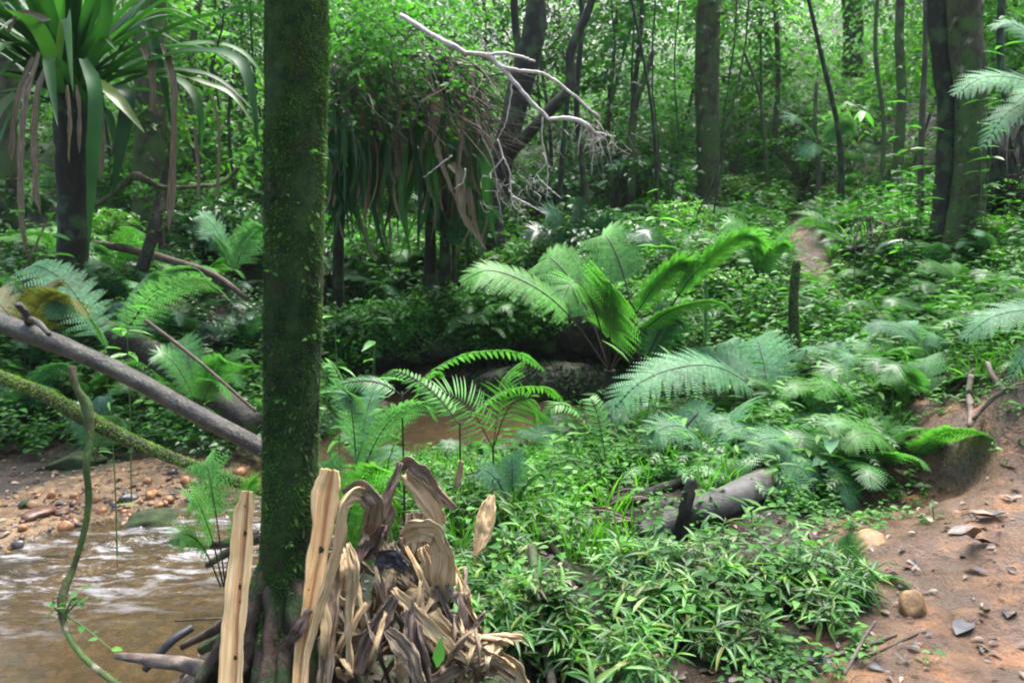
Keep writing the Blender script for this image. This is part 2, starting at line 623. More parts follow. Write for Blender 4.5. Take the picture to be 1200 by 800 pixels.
M['strap_yel'] = leaf_mat('screw pine leaves yellowing', [(.09, .14, .02), (.14, .2, .03), (.06, .15, .03)], .35, .3, spots=(.12, .05, .02))
M['moss_t'] = leaf_mat('moss tufts', [(.018, .06, .008), (.038, .10, .013), (.075, .165, .021), (.13, .24, .033)], .85, .3, nsc=7, nlo=.25)
M['moss_dark'] = leaf_mat('dark moss tufts', [(.008, .022, .006), (.018, .045, .010), (.03, .07, .014)], .85, .25)
M['moss_bright'] = leaf_mat('bright moss tufts', [(.06, .13, .012), (.12, .21, .02), (.2, .3, .03)], .85, .35, nsc=6, nlo=.5)
M['moss'] = solid_mat('moss', [(.010, .024, .005), (.024, .056, .010), (.055, .10, .018)], 22, .95, .9, 60, extra=[((.05, .035, .02), 9, .56, .7)])
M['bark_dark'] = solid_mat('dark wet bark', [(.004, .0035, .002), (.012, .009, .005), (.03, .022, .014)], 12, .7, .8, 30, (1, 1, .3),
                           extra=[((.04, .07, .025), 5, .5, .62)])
M['root_bark'] = solid_mat('wet mossy root bark', [(.012, .008, .006), (.05, .03, .02), (.13, .085, .06)], 14, .5, 1.0, 40, (1, 1, .3), extra=[((.03, .06, .012), 8, .5, .6)])
M['bark_grey'] = solid_mat('grey brown bark', [(.03, .022, .016), (.075, .06, .042), (.15, .125, .10)], 10, .75, .8, 30, (1, 1, .35),
                           extra=[((.055, .09, .03), 3.5, .5, .62)])
M['bark_moss'] = solid_mat('mossy brown bark', [(.014, .011, .007), (.05, .038, .022), (.12, .095, .06)], 10, .85, .9, 30, (1, 1, .4),
                           extra=[((.06, .10, .025), 4, .42, .55), ((.26, .22, .17), 6, .62, .7)])
M['log'] = solid_mat('wet fallen log', [(.010, .007, .004), (.03, .022, .014), (.10, .083, .064)], 11, .36, .9, 34, (1, 1, 1), spec=.6,
                     extra=[((.05, .08, .02), 5, .58, .68)])
M['log_dark'] = solid_mat('dark rotten log', [(.006, .005, .004), (.02, .015, .011), (.05, .038, .028)], 8, .6, .8, 25,
                          extra=[((.05, .09, .02), 5, .5, .62)])
M['log_grey'] = solid_mat('smooth grey log', [(.035, .032, .028), (.08, .073, .066), (.14, .13, .12)], 6, .5, .5, 20, (1, 4, 4))
M['twig_pale'] = solid_mat('pale bare twig', [(.22, .16, .14), (.42, .35, .33), (.6, .54, .52)], 15, .6, .3)
M['twig'] = solid_mat('brown twig', [(.03, .02, .014), (.075, .052, .036), (.13, .095, .068)], 15, .75, .3)
M['stem_dark'] = solid_mat('dark fern stem', [(.015, .01, .008), (.04, .025, .018)], 15, .5, .0)
M['stem_green'] = solid_mat('green stem', [(.05, .11, .03), (.09, .15, .04)], 15, .5, .0)
M['root'] = solid_mat('root', [(.05, .035, .028), (.13, .10, .08), (.2, .15, .12)], 12, .75, .5)
M['straw'] = solid_mat('straw leaf', [(.22, .12, .05), (.50, .35, .18), (.72, .56, .34)], 3, .5, .5, 5, (14, 2.2, 1), 'UV', extra=[((.10, .06, .035), 9, .62, .72)], dist=.006)
M['wood_peel'] = solid_mat('peeled wood', [(.50, .24, .09), (.72, .47, .22), (.82, .64, .38)], 3, .45, .4, 5, (9, 1.2, 1), 'UV',
                           extra=[((.04, .025, .015), 16, .66, .69)], dist=.005)
M['dead_leaf'] = solid_mat('dead strap leaf', [(.04, .022, .012), (.17, .11, .062), (.42, .31, .19)], 3, .45, .6, 5, (14, 2.2, 1), 'UV', dist=.006, spec=.6, stops=(.38, .5, .62))
M['dead_wet'] = solid_mat('wet dead leaf', [(.03, .018, .012), (.10, .06, .038), (.26, .19, .14)], 3, .3, .6, 5, (12, 2.0, 1), 'UV', dist=.006, spec=.7)
M['litter_grey'] = solid_mat('wet grey litter leaf', [(.02, .018, .022), (.045, .04, .048), (.08, .075, .09)], 9, .5, .3, spec=.4)
M['litter_tan'] = solid_mat('tan litter leaf', [(.08, .045, .025), (.17, .10, .055), (.27, .18, .105)], 9, .5, .3)
M['litter_dark'] = solid_mat('dark litter leaf', [(.03, .018, .014), (.07, .04, .03), (.12, .075, .055)], 9, .4, .3)
M['litter'] = leaf_mat('mixed leaf litter', [(.03, .018, .012), (.08, .045, .028), (.15, .09, .05), (.06, .045, .04), (.22, .15, .09)], .5, .1)
M['stone_red'] = solid_mat('reddish stone', [(.035, .018, .013), (.10, .045, .028), (.19, .095, .06)], 18, .35, .3, spec=.5)
M['stone_orange'] = solid_mat('orange stone', [(.13, .055, .022), (.27, .12, .045), (.40, .22, .10)], 15, .35, .3, spec=.5)
M['stone_grey'] = solid_mat('grey stone', [(.02, .018, .017), (.055, .05, .047), (.12, .11, .10)], 15, .3, .3, spec=.6)
M['stone_moss'] = solid_mat('mossy stone', [(.012, .012, .008), (.025, .04, .012), (.045, .08, .02)], 12, .85, .6)
M['stone_tan'] = solid_mat('ochre rock', [(.10, .055, .022), (.24, .14, .06), (.36, .24, .12)], 9, .6, .5)


def add_crease(m):
    """an orange brown crease running along the strip, left of its middle"""
    nt = m.node_tree
    b = [n for n in nt.nodes if n.type == 'BSDF_PRINCIPLED'][0]
    old = b.inputs['Base Color'].links[0].from_socket
    tc = N(nt, 'ShaderNodeTexCoord')
    sp = N(nt, 'ShaderNodeSeparateXYZ')
    nt.links.new(tc.outputs['UV'], sp.inputs[0])
    nz = N(nt, 'ShaderNodeTexNoise', Scale=6.0)
    nt.links.new(tc.outputs['UV'], nz.inputs['Vector'])
    ad = N(nt, 'ShaderNodeMath', operation='MULTIPLY_ADD')
    nt.links.new(nz.outputs['Fac'], ad.inputs[0])
    ad.inputs[1].default_value = .12
    nt.links.new(sp.outputs['X'], ad.inputs[2])
    fr = N(nt, 'ShaderNodeMath', operation='FRACT')
    nt.links.new(ad.outputs[0], fr.inputs[0])
    rr = ramp(nt, fr.outputs[0], [(.38, (0, 0, 0)), (.46, (.85,) * 3), (.52, (.85,) * 3), (.62, (0, 0, 0))])
    c = mix(nt, rr.outputs[0], old, (.34, .13, .045))
    nt.links.new(c, b.inputs['Base Color'])


add_crease(M['wood_peel'])


def ground_material():
    m, nt, out = new_mat('forest soil')
    L = nt.links.new
    tc = N(nt, 'ShaderNodeTexCoord')
    at = N(nt, 'ShaderNodeAttribute')
    at.attribute_name = 'zones'
    sep = N(nt, 'ShaderNodeSeparateColor')
    L(at.outputs['Color'], sep.inputs[0])

    def noise(s, d=6.0, r=.65):
        n = N(nt, 'ShaderNodeTexNoise', Scale=s, Detail=d, Roughness=r)
        L(tc.outputs['Object'], n.inputs['Vector'])
        return n.outputs['Fac']
    # dark humus
    humus = ramp(nt, noise(7), [(.3, (.012, .008, .005)), (.5, (.03, .019, .012)), (.7, (.07, .044, .027))]).outputs[0]
    mossy = ramp(nt, noise(1.3), [(.48, (0, 0, 0)), (.62, (1, 1, 1))]).outputs[0]
    humus = mix(nt, mossy, humus, (.025, .055, .014))
    # orange clay
    clay = ramp(nt, noise(4), [(.28, (.045, .027, .017)), (.42, (.10, .054, .03)), (.54, (.165, .09, .05)), (.64, (.27, .125, .054)), (.76, (.22, .145, .09))]).outputs[0]
    dirt = ramp(nt, noise(3.3), [(.48, (0, 0, 0)), (.6, (1, 1, 1))]).outputs[0]
    clay = mix(nt, dirt, clay, (.10, .065, .045))
    # gravel and sand of the stream
    sand = ramp(nt, noise(2.6), [(.35, (.03, .022, .015)), (.5, (.12, .075, .042)), (.68, (.29, .19, .11))]).outputs[0]
    vo = N(nt, 'ShaderNodeTexVoronoi', Scale=16.0)
    L(tc.outputs['Object'], vo.inputs['Vector'])
    peb = ramp(nt, vo.outputs['Color'], [(.2, (.07, .045, .03)), (.5, (.20, .115, .055)), (.8, (.36, .23, .12))]).outputs[0]
    sand = mix(nt, .55, sand, peb)
    # break the zone borders up with noise
    nb = noise(5)

    def mask(s):
        a = N(nt, 'ShaderNodeMath', operation='ADD')
        L(s, a.inputs[0])
        L(nb, a.inputs[1])
        return ramp(nt, a.outputs[0], [(.9, (0, 0, 0)), (1.1, (1, 1, 1))]).outputs[0]
    # (ramp input is clamped at 1, so halve)
    def mask2(s):
        a = N(nt, 'ShaderNodeMath', operation='ADD')
        L(s, a.inputs[0])
        L(nb, a.inputs[1])
        h = N(nt, 'ShaderNodeMath', operation='MULTIPLY')
        L(a.outputs[0], h.inputs[0])
        h.inputs[1].default_value = .5
        return ramp(nt, h.outputs[0], [(.44, (0, 0, 0)), (.54, (1, 1, 1))]).outputs[0]
    c = mix(nt, mask2(sep.outputs[0]), humus, clay)
    c = mix(nt, mask2(sep.outputs[1]), c, sand)
    b = N(nt, 'ShaderNodeBsdfPrincipled')
    L(c, b.inputs['Base Color'])
    rr = ramp(nt, noise(3), [(.4, (.22,) * 3), (.6, (.55,) * 3)])
    L(rr.outputs[0], b.inputs['Roughness'])
    b1 = N(nt, 'ShaderNodeBump', Strength=.9, Distance=.03)
    L(noise(28, 8, .7), b1.inputs['Height'])
    b2 = N(nt, 'ShaderNodeBump', Strength=.8, Distance=.05)
    L(noise(7, 4), b2.inputs['Height'])
    L(b1.outputs[0], b2.inputs['Normal'])
    L(b2.outputs[0], b.inputs['Normal'])
    L(b.outputs[0], out.inputs[0])
    return m


M['ground'] = ground_material()


def water_material():
    m, nt, out = new_mat('stream water')
    L = nt.links.new
    tc = N(nt, 'ShaderNodeTexCoord')
    mp = N(nt, 'ShaderNodeMapping')
    mp.inputs['Rotation'].default_value = (0, 0, math.radians(-22))
    mp.inputs['Scale'].default_value = (1.0, 3.0, 1)
    L(tc.outputs['Object'], mp.inputs[0])
    n1 = N(nt, 'ShaderNodeTexNoise', Scale=3.0, Detail=4.0, Roughness=.6)
    L(mp.outputs[0], n1.inputs['Vector'])
    at = N(nt, 'ShaderNodeAttribute')
    at.attribute_name = 'zones'
    sep = N(nt, 'ShaderNodeSeparateColor')
    L(at.outputs['Color'], sep.inputs[0])
    bp = N(nt, 'ShaderNodeBump', Distance=.06)
    sc = N(nt, 'ShaderNodeMath', operation='MULTIPLY_ADD')
    L(sep.outputs[0], sc.inputs[0])
    sc.inputs[1].default_value = .8
    sc.inputs[2].default_value = .12
    L(sc.outputs[0], bp.inputs['Strength'])
    L(n1.outputs['Fac'], bp.inputs['Height'])
    # murky body over a visible bed
    tr = N(nt, 'ShaderNodeBsdfTransparent')
    tr.inputs[0].default_value = (.68, .65, .54, 1)
    df = N(nt, 'ShaderNodeBsdfDiffuse')
    df.inputs[0].default_value = (.12, .09, .052, 1)
    ms = N(nt, 'ShaderNodeMixShader')
    ms.inputs[0].default_value = .28
    L(tr.outputs[0], ms.inputs[1])
    L(df.outputs[0], ms.inputs[2])
    gl = N(nt, 'ShaderNodeBsdfGlossy')
    gl.inputs['Roughness'].default_value = .07
    L(bp.outputs[0], gl.inputs['Normal'])
    fr = N(nt, 'ShaderNodeFresnel', IOR=1.33)
    L(bp.outputs[0], fr.inputs['Normal'])
    m2 = N(nt, 'ShaderNodeMixShader')
    L(fr.outputs[0], m2.inputs[0])
    L(ms.outputs[0], m2.inputs[1])
    L(gl.outputs[0], m2.inputs[2])
    # froth on the little rapid, with lavender sky reflection painted into its streaks
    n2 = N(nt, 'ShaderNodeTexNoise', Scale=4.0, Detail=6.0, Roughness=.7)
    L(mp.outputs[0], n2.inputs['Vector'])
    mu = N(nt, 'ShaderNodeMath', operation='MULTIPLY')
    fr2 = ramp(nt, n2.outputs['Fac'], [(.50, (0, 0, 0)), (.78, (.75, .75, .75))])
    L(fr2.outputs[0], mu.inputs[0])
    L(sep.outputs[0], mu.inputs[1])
    foam_sheen = N(nt, 'ShaderNodeBsdfDiffuse')
    foam_sheen.inputs[0].default_value = (.62, .63, .68, 1)
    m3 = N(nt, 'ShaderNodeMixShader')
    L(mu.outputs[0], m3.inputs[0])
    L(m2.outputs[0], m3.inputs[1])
    L(foam_sheen.outputs[0], m3.inputs[2])
    L(m3.outputs[0], out.inputs[0])
    return m


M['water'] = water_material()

# ------------------------------------------------------------------ setting: ground, path, stream bed, water
def axis(lo, hi, dense_lo, dense_hi, step, grow=1.07):
    a = list(np.arange(dense_lo, dense_hi, step))
    s = step
    while a[-1] < hi:
        s *= grow
        a.append(a[-1] + s)
    s = step
    b = [dense_lo]
    while b[-1] > lo:
        s *= grow
        b.append(b[-1] - s)
    return np.array(b[1:][::-1] + a)


gx = axis(-120, 120, -4.5, 4.5, .03)
gy = axis(-60, 170, 1.6, 7.5, .03, 1.03)
GX, GY = np.meshgrid(gx, gy, indexing='ij')
GZ = H(GX, GY)
dpath = dist_poly(GX, GY, PATH)
dstr = dist_poly(GX, GY, STREAM)
zpath = 1 - smooth(-.25, .35, dpath)
# bare clay also shows where the path has cut the slope beside it
zpath = np.maximum(zpath, (1 - smooth(.2, 1.3, np.hypot((GX - 3.25) / 1.1, (GY - 5.2) / 1.1))) * .9)
wzz = water_z(GX, GY)
zsand = (1 - smooth(.02, .22, GZ - wzz)) * (1 - smooth(.9, 1.6, dstr))
zsand = np.maximum(zsand, (1 - smooth(-.05, .15, dstr)) * (1 - smooth(.0, .15, GZ - wzz)))
nx, ny = GX.shape
V = np.stack([GX, GY, GZ], -1).reshape(-1, 3)
i, j = np.meshgrid(np.arange(nx - 1), np.arange(ny - 1), indexing='ij')
F = np.stack([i * ny + j, (i + 1) * ny + j, (i + 1) * ny + j + 1, i * ny + j + 1], -1).reshape(-1, 4)
fz = np.where(dpath[:-1, :-1] < .12, 1, 0)
fz = np.where(dstr[:-1, :-1] < .05, 2, fz).reshape(-1)
zones = np.stack([zpath, zsand, np.zeros_like(zpath), np.ones_like(zpath)], -1).reshape(-1, 4)
for k, nm in enumerate(['ground', 'dirt_path', 'stream_bed']):
    f = F[fz == k]
    used, inv = np.unique(f, return_inverse=True)
    o = MB().add(V[used], inv.reshape(-1, 4)).build(nm, M['ground'])
    ca = o.data.color_attributes.new('zones', 'FLOAT_COLOR', 'POINT')
    ca.data.foreach_set('color', zones[used].astype(np.float32).ravel())
    setk(o, 'structure')

wx = np.arange(-6, 3.2, .04)
wy = np.arange(-6, 13, .04)
WX, WY = np.meshgrid(wx, wy, indexing='ij')
rap = smooth(1.35, .2, np.abs((WY - 5.25) - (WX + 2.3) * .55)) * smooth(-6.0, -4.4, WX)
rap = np.maximum(rap, .55 * smooth(1.0, .1, np.hypot(WX + 3.2, WY - 4.6)))
WZ = water_z(WX, WY) + rap * .045 * fbm(WX * 1.4 + WY, WY * 3.5 - WX * 2, 1.6, 3) + .004 * fbm(WX, WY, 5, 2)
wd = dist_poly(WX, WY, STREAM)
nx, ny = WX.shape
i, j = np.meshgrid(np.arange(nx - 1), np.arange(ny - 1), indexing='ij')
F = np.stack([i * ny + j, (i + 1) * ny + j, (i + 1) * ny + j + 1, i * ny + j + 1], -1).reshape(-1, 4)
F = F[(wd[:-1, :-1] < 1.3).reshape(-1)]
V = np.stack([WX, WY, WZ], -1).reshape(-1, 3)
used, inv = np.unique(F, return_inverse=True)
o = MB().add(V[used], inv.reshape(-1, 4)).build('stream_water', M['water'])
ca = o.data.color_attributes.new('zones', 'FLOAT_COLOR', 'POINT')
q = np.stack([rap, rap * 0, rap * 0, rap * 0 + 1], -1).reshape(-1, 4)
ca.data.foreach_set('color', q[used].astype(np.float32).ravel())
setk(o, 'structure')


# ------------------------------------------------------------------ misty forest air
hz = MB()
hx0, hx1, hy0, hy1, hz0, hz1 = -118, 118, -58, 168, -8, 75
hz.add([(hx0, hy0, hz0), (hx1, hy0, hz0), (hx1, hy1, hz0), (hx0, hy1, hz0), (hx0, hy0, hz1), (hx1, hy0, hz1), (hx1, hy1, hz1), (hx0, hy1, hz1)],
       np.array([(0, 3, 2, 1), (4, 5, 6, 7), (0, 1, 5, 4), (1, 2, 6, 5), (2, 3, 7, 6), (3, 0, 4, 7)]))
hm, hnt, hout = new_mat('misty air')
hv = N(hnt, 'ShaderNodeVolumePrincipled', Density=HAZE)
hv.inputs['Color'].default_value = (.82, .95, .92, 1)
hv.inputs['Anisotropy'].default_value = .3
hnt.links.new(hv.outputs[0], hout.inputs['Volume'])
if HAZE:
    setk(hz.build('haze', hm, smooth=False), 'stuff')


# ------------------------------------------------------------------ foliage generators
def twigs_leaves(centers, radii, n_tw, n_lf, tw_len, leaf, tmpl=LEAF2, mb=None, m=0, flat=.5, droop=(-.6, .4)):
    """leaves set along short twigs that fan out of blob centres"""
    nb = len(centers)
    c = np.repeat(centers, n_tw, 0)
    r = np.repeat(radii, n_tw)
    off = rand_dirs(len(c), -1, 1) * (rng.random(len(c)) ** .5 * r)[:, None]
    off[:, 2] *= .75
    d = norm(rand_dirs(len(c), *droop) + .8 * norm(off) * .6)
    s = np.linspace(.05, 1, n_lf)[None, :, None]
    L = tw_len * (0.6 + .8 * rng.random((len(c), 1, 1)))
    pos = c[:, None] + off[:, None] + d[:, None] * s * L
    pos[..., 2] -= (s[..., 0] ** 2) * L[..., 0] * .25
    side = norm(np.cross(d, np.array([0, 0, 1.])))
    sg = np.where(np.arange(n_lf) % 2 == 0, 1, -1)[None, :, None]
    ld = norm(d[:, None] * .7 + side[:, None] * sg + rng.normal(0, .35, pos.shape) + np.array([0, 0, -.15]))
    pos = pos.reshape(-1, 3)
    ld = ld.reshape(-1, 3)
    return inst(tmpl[0], tmpl[1], pos, frames(ld, rand_up(len(pos), flat)), leaf * (.6 + .8 * rng.random(len(pos))), m, mb)


def frond_mb(mb, base, tip, width, arch=.25, pairs=24, style='bi', roll=0.0, m=0, ms=1, rr=.004, bare=.12, hang=.13, ang=68, sub=11, fat=1.0):
    """a fern frond: curved midrib and pinnae either side; 'bi' pinnae carry their own leaflets"""
    base = np.asarray(base, float)
    tip = np.asarray(tip, float)
    Ln = np.linalg.norm(tip - base)
    mid = (base + tip) / 2 + np.array([0, 0, arch * Ln])
    mid2 = base * .2 + tip * .8 + np.array([0, 0, arch * Ln * .75])
    c = catmull([base, base * .75 + tip * .25 + np.array([0, 0, arch * Ln * .75]), mid, mid2, tip], 40)
    tube(mb, c, [rr, rr * .8, rr * .25], n=24, seg=5, m=ms, cap=False)
    t = np.linspace(bare, 1, pairs)
    idx = t * 39
    i0 = np.clip(idx.astype(int), 0, 38)
    f = (idx - i0)[:, None]
    p = c[i0] * (1 - f) + c[i0 + 1] * f
    tg = norm(c[i0 + 1] - c[i0])
    up = np.array([0, 0, 1.])
    side = norm(np.cross(tg, up) + 1e-6)
    nr = np.cross(side, tg)
    ca, sa = math.cos(roll), math.sin(roll)
    side, nr = side * ca + nr * sa, nr * ca - side * sa
    s = (t - bare) / (1 - bare)
    prof = ((s + .12) ** .45) * (1.0 - s) ** .75 + .02
    prof /= prof.max()
    A = math.radians(ang)
    for sg in (-1, 1):
        pl = width * .5 * prof * (0.9 + .2 * rng.random(pairs))
        aa = A * (1 - .35 * s[:, None]) + rng.normal(0, .05, (pairs, 1))
        pd = norm(tg * np.cos(aa) + sg * side * np.sin(aa) - np.array([0, 0, hang]) * rng.uniform(.6, 1.3, (pairs, 1)) + nr * .05)
        if style == 'uni':
            inst(UNI[0], UNI[1], p, frames(pd, nr + rng.normal(0, .12, nr.shape)), pl, m, mb, wscale=fat * .8 * (Ln * (1 - bare) / pairs) * np.minimum(1, .35 + pl / (width * .35)) / np.maximum(pl * .19, 1e-4))
        else:
            q = np.linspace(.06, 1, sub)[None, :, None]
            pos = p[:, None] + pd[:, None] * q * pl[:, None, None]
            pos[..., 2] -= (q[..., 0] ** 2) * pl[:, None] * .12
            psd = norm(np.cross(pd, nr))
            ql = (1.05 - q[..., 0]) ** .6 * pl[:, None] * (1.75 / sub) * fat + .002
            for s2 in (-1, 1):
                d2 = norm(psd[:, None] * s2 + pd[:, None] * .45 + 0 * pos)
                inst(PINN[0], PINN[1], pos.reshape(-1, 3), frames(d2.reshape(-1, 3), np.repeat(nr, sub, 0)), ql.ravel(), m, mb, wscale=1.55)
            # pinna midrib
            w = pl[:, None] * .012 + .0012
            A0 = p - psd * w
            B0 = p + psd * w
            end = p + pd * pl[:, None] - np.array([0, 0, 1.]) * pl[:, None] * .12
            VV = np.stack([A0, B0, end], 1).reshape(-1, 3)
            mb.add(VV, np.arange(len(VV)).reshape(-1, 3), m)
    return mb


UNI = blade(5, .19, .2, .25, .22)


def fern(base, fronds, label, mat, name='fern', style='bi', group=None, stemmat='stem_dark', cat='fern', trunk=None, trunk_r=1.0, **kw):
    """fronds: (tip_u, tip_v, tip_Y, width_m, arch, roll)"""
    t = thing(name, label, cat, base, group)
    base = np.asarray(base, float)
    for fr in fronds:
        b = base + rng.normal(0, .012, 3)
        tp = P(*fr[:3])
        k = dict(kw)
        if len(fr) > 6:
            k.update(fr[6])
        mb = MB()
        if trunk is not None:
            b = base + np.array([0, 0, trunk])
        frond_mb(mb, b, tp, fr[3], fr[4], style=style, roll=fr[5], **k)
        mb.build('frond', [M[mat], M[stemmat]], t, base)
    if trunk is not None:
        mb = MB()
        tube(mb, [base - [0, 0, .1], base + [0, 0, trunk * .5], base + [0, 0, trunk + .02]], np.array([.06, .045, .05]) * trunk_r, seg=10, bump=.3, bf=20)
        mb.build('stem', M['bark_dark'], t, base)
    return t


def blob_crown(mb, n, cx, cy, cz, rx, ry, rz, n_tw, n_lf, tw, leaf, rad=.35, tmpl=LEAF2, m=0):
    d = rand_dirs(n, -1, 1) * (rng.random((n, 1)) ** .4)
    c = d * np.array([rx, ry, rz]) + np.array([cx, cy, cz])
    twigs_leaves(c, np.full(n, rad) * (.6 + .8 * rng.random(n)), n_tw, n_lf, tw, leaf, tmpl, mb, m)
    return c

# ================================================================== FOREST BEHIND
ORD = ['first', 'second', 'third', 'fourth', 'fifth', 'sixth', 'seventh', 'eighth', 'ninth', 'tenth', 'eleventh', 'twelfth', 'thirteenth',
       'fourteenth', 'fifteenth', 'sixteenth', 'seventeenth', 'eighteenth', 'nineteenth', 'twentieth']

# the distant wall of forest: nobody could count it
mb = MB()
n = 1250
u = rng.uniform(-200, 1400, n)
Yv = rng.uniform(17, 33, n)
v = rng.uniform(-130, 262, n)
c = np.array([P(a, b, y) for a, b, y in zip(u, v, Yv)])
g = H(c[:, 0], c[:, 1])
c[:, 2] = np.maximum(c[:, 2], g + .3)
twigs_leaves(c, rng.uniform(.5, 1.1, n), 20, 8, .8, .125, mb=mb)
setk(mb.build('far_forest_foliage', M['wood']), 'stuff')


def tree_proto(h, r, lean, nblob, rx, rz, leaf, mat, bark, tw=.5):
    """slender understory tree: trunk with limbs, leafy crown"""
    t = bpy.data.objects.new('understory_tree', None)
    COL.objects.link(t)
    a = MB()
    top = np.array([lean, rng.normal(0, .3), h])
    mid = top * .5 + np.array([rng.normal(0, .12), rng.normal(0, .12), 0])
    c, _ = tube(a, [(0, 0, -.3), (0, 0, .1), mid, top], [r * 1.3, r, r * .8, r * .3], seg=8, bump=.2)
    cs = []
    for k in range(nblob):
        s = rng.uniform(.35, 1.0)
        st = c[int(s * (len(c) - 1))]
        d = rand_dirs(1, .1, .8)[0]
        e = st + d * rx * rng.uniform(.4, 1.1) * (1.25 - s * .6)
        if k % 2 == 0:
            tube(a, [st, (st + e) / 2 + [0, 0, .06], e], [r * .3, r * .16, .004], n=6, seg=5, cap=False)
        cs.append(e)
    a.build('trunk', bark, t)
    b = MB()
    twigs_leaves(np.array(cs), rng.uniform(.25, .5, nblob), 10, 8, tw, leaf, LEAF_R, b)
    b.build('crown', mat, t)
    return t


protos = [tree_proto(5.5, .028, 0.96, 34, 1.1, 1, .12, M['crown_b'], M['bark_grey']),
          tree_proto(6.5, .04, -1.2, 44, 1.4, 1, .14, M['crown_a'], M['bark_dark']),
          tree_proto(4.2, .025, 0.48, 26, .9, 1, .10, M['crown_c'], M['bark_dark']),
          tree_proto(7.5, .045, 1.44, 46, 1.5, 1, .13, M['crown_a'], M['bark_moss'])]
KIND = ['bright yellow green understory tree', 'mid green leafy understory tree', 'low dark green understory tree', 'tall green understory tree']
spots = []
for (uu, Yy, k) in [(20, 17, 3), (140, 15, 0), (215, 18, 1), (262, 14, 0), (300, 20, 3), (400, 17, 1), (445, 15, 2), (500, 19, 3),
                    (545, 16.5, 2), (655, 15.5, 2), (700, 18, 1), (745, 15, 2), (790, 20, 3), (880, 18, 0), 
                    (1050, 14, 0), (1190, 15, 1), (1160, 19, 3), (330, 16, 2), ]:
    spots.append((uu, Yy, k))
spots.sort()
cnt = 0
used_first = set()
for q, (uu, Yy, k) in enumerate(spots):
    o = protos[k] if k not in used_first else copy_tree(protos[k])
    used_first.add(k)
    x = (uu - 600) / FPX * Yy * 1.02
    o.location = (x, Yy, Hs(x, Yy) - .05)
    o.rotation_euler = (0, 0, rng.random() * 6.28)
    o.scale = (1, 1, rng.uniform(.9, 1.1))
    if q < 20:
        lab = '%s, %s from the left in the forest behind the stream' % (KIND[k], ORD[q])
    else:
        lab = '%s, %s from the right in the forest behind the path' % (KIND[k], ORD[len(spots) - 1 - q])
    tag(o, lab, 'tree', 'understory trees of the forest behind')


def trunk_thing(name, pts, w, mat, label, cat='tree', group=None, seg=12, bump=.18, bf=4.0, part='trunk', moss=0, mossmat='moss_t', extra=None, sink=.25):
    """a stem through pixel points (u, v, Y) with widths in pixels; its foot is pushed into the ground"""
    p = [P(*q) for q in pts]
    Ys = [q[2] for q in pts]
    if sink:
        f = p[0].copy()
        f[2] = min(Hs(f[0], f[1]), f[2]) - sink
        p = [f] + p
        w = [w[0] * 1.25] + list(w)
        Ys = [Ys[0]] + Ys
    rad = np.array(w) * .5 * np.array(Ys) / FPX
    base = p[0] + np.array([0, 0, sink])
    t = thing(name, label, cat, base, group)
    a = MB()
    wr = np.interp(np.linspace(0, 1, len(p)), np.linspace(0, 1, len(rad)), rad)
    c, tg = tube(a, p, wr, n=max(24, len(p) * 8), seg=seg, bump=bump, bf=bf, seed=rng.random() * 9)
    a.build(part, M[mat], t, base)
    if moss:
        b = MB()
        moss_on(b, c, np.interp(np.linspace(0, 1, len(c)), np.linspace(0, 1, len(wr)), wr), moss, max(.013, rad.max() * .12))
        b.build('moss', M[mossmat], t, base)
    if extra:
        for (ep, ew, eY) in extra:
            a = MB()
            q = [P(*z) for z in ep]
            tube(a, q, np.array(ew) * .5 * eY / FPX, seg=8, bump=bump, bf=bf)
            a.build('limb', M[mat], t, base)
    return t, c, wr, base


def moss_on(mb, c, r, n, size, top=0.0, patch=.0, upw=False):
    """tufts standing on a tube; top>0 keeps them to its upper side, patch leaves gaps"""
    i = rng.random(n) * (len(c) - 1.001)
    i0 = i.astype(int)
    f = (i - i0)[:, None]
    p = c[i0] * (1 - f) + c[i0 + 1] * f
    rr = r[i0] * (1 - f[:, 0]) + r[i0 + 1] * f[:, 0]
    tg = norm(c[i0 + 1] - c[i0])
    x = norm(np.cross(tg, np.array([.13, .31, .94])) + 1e-6)
    y = np.cross(tg, x)
    a = rng.random(n) * 2 * PI
    nr = x * np.cos(a)[:, None] + y * np.sin(a)[:, None]
    keep = np.ones(n, bool)
    if top:
        keep &= nr[:, 2] > top - rng.random(n) * .5
    if patch:
        keep &= fbm(p[:, 0] * 3 + a, p[:, 2] * 3 + p[:, 1] * 3, 1.3, 3) > patch - .5
    p, nr, tg, rr = p[keep], nr[keep], tg[keep], rr[keep]
    q = 1 + .06 * fbm(p[:, 2] * 6, p[:, 0] * 30, 1, 2)
    pos = p + nr * (rr * q)[:, None] * .97
    d = norm(nr * .75 + rng.normal(0, .5, nr.shape) - np.array([0, 0, .35]))
    inst(LEAF2[0], LEAF2[1], pos, frames(d, norm(nr + np.array([0, 0, 1.]) + rng.normal(0, .3, nr.shape))), size * (.5 + rng.random(len(p))), 0, mb, wscale=.9)


# hanging sheets of leaves between the trunks (uncounted)
nm_ = 330
uu_ = rng.uniform(-150, 1350, nm_)
YY_ = rng.uniform(13.5, 19, nm_)
vv_ = rng.uniform(-80, 235, nm_)
cc_ = np.array([P(*q_) for q_ in zip(uu_, vv_, YY_)])
cc_ = cc_[fbm(cc_[:, 0] * .5, cc_[:, 2] * .5, 1.0, 3) > -.12]
mb = MB()
twigs_leaves(cc_, rng.uniform(.3, .8, len(cc_)), 12, 8, .7, .12, LEAF_R, mb, droop=(-1.2, .1))
setk(mb.build('hanging_foliage', M['wood']), 'stuff')

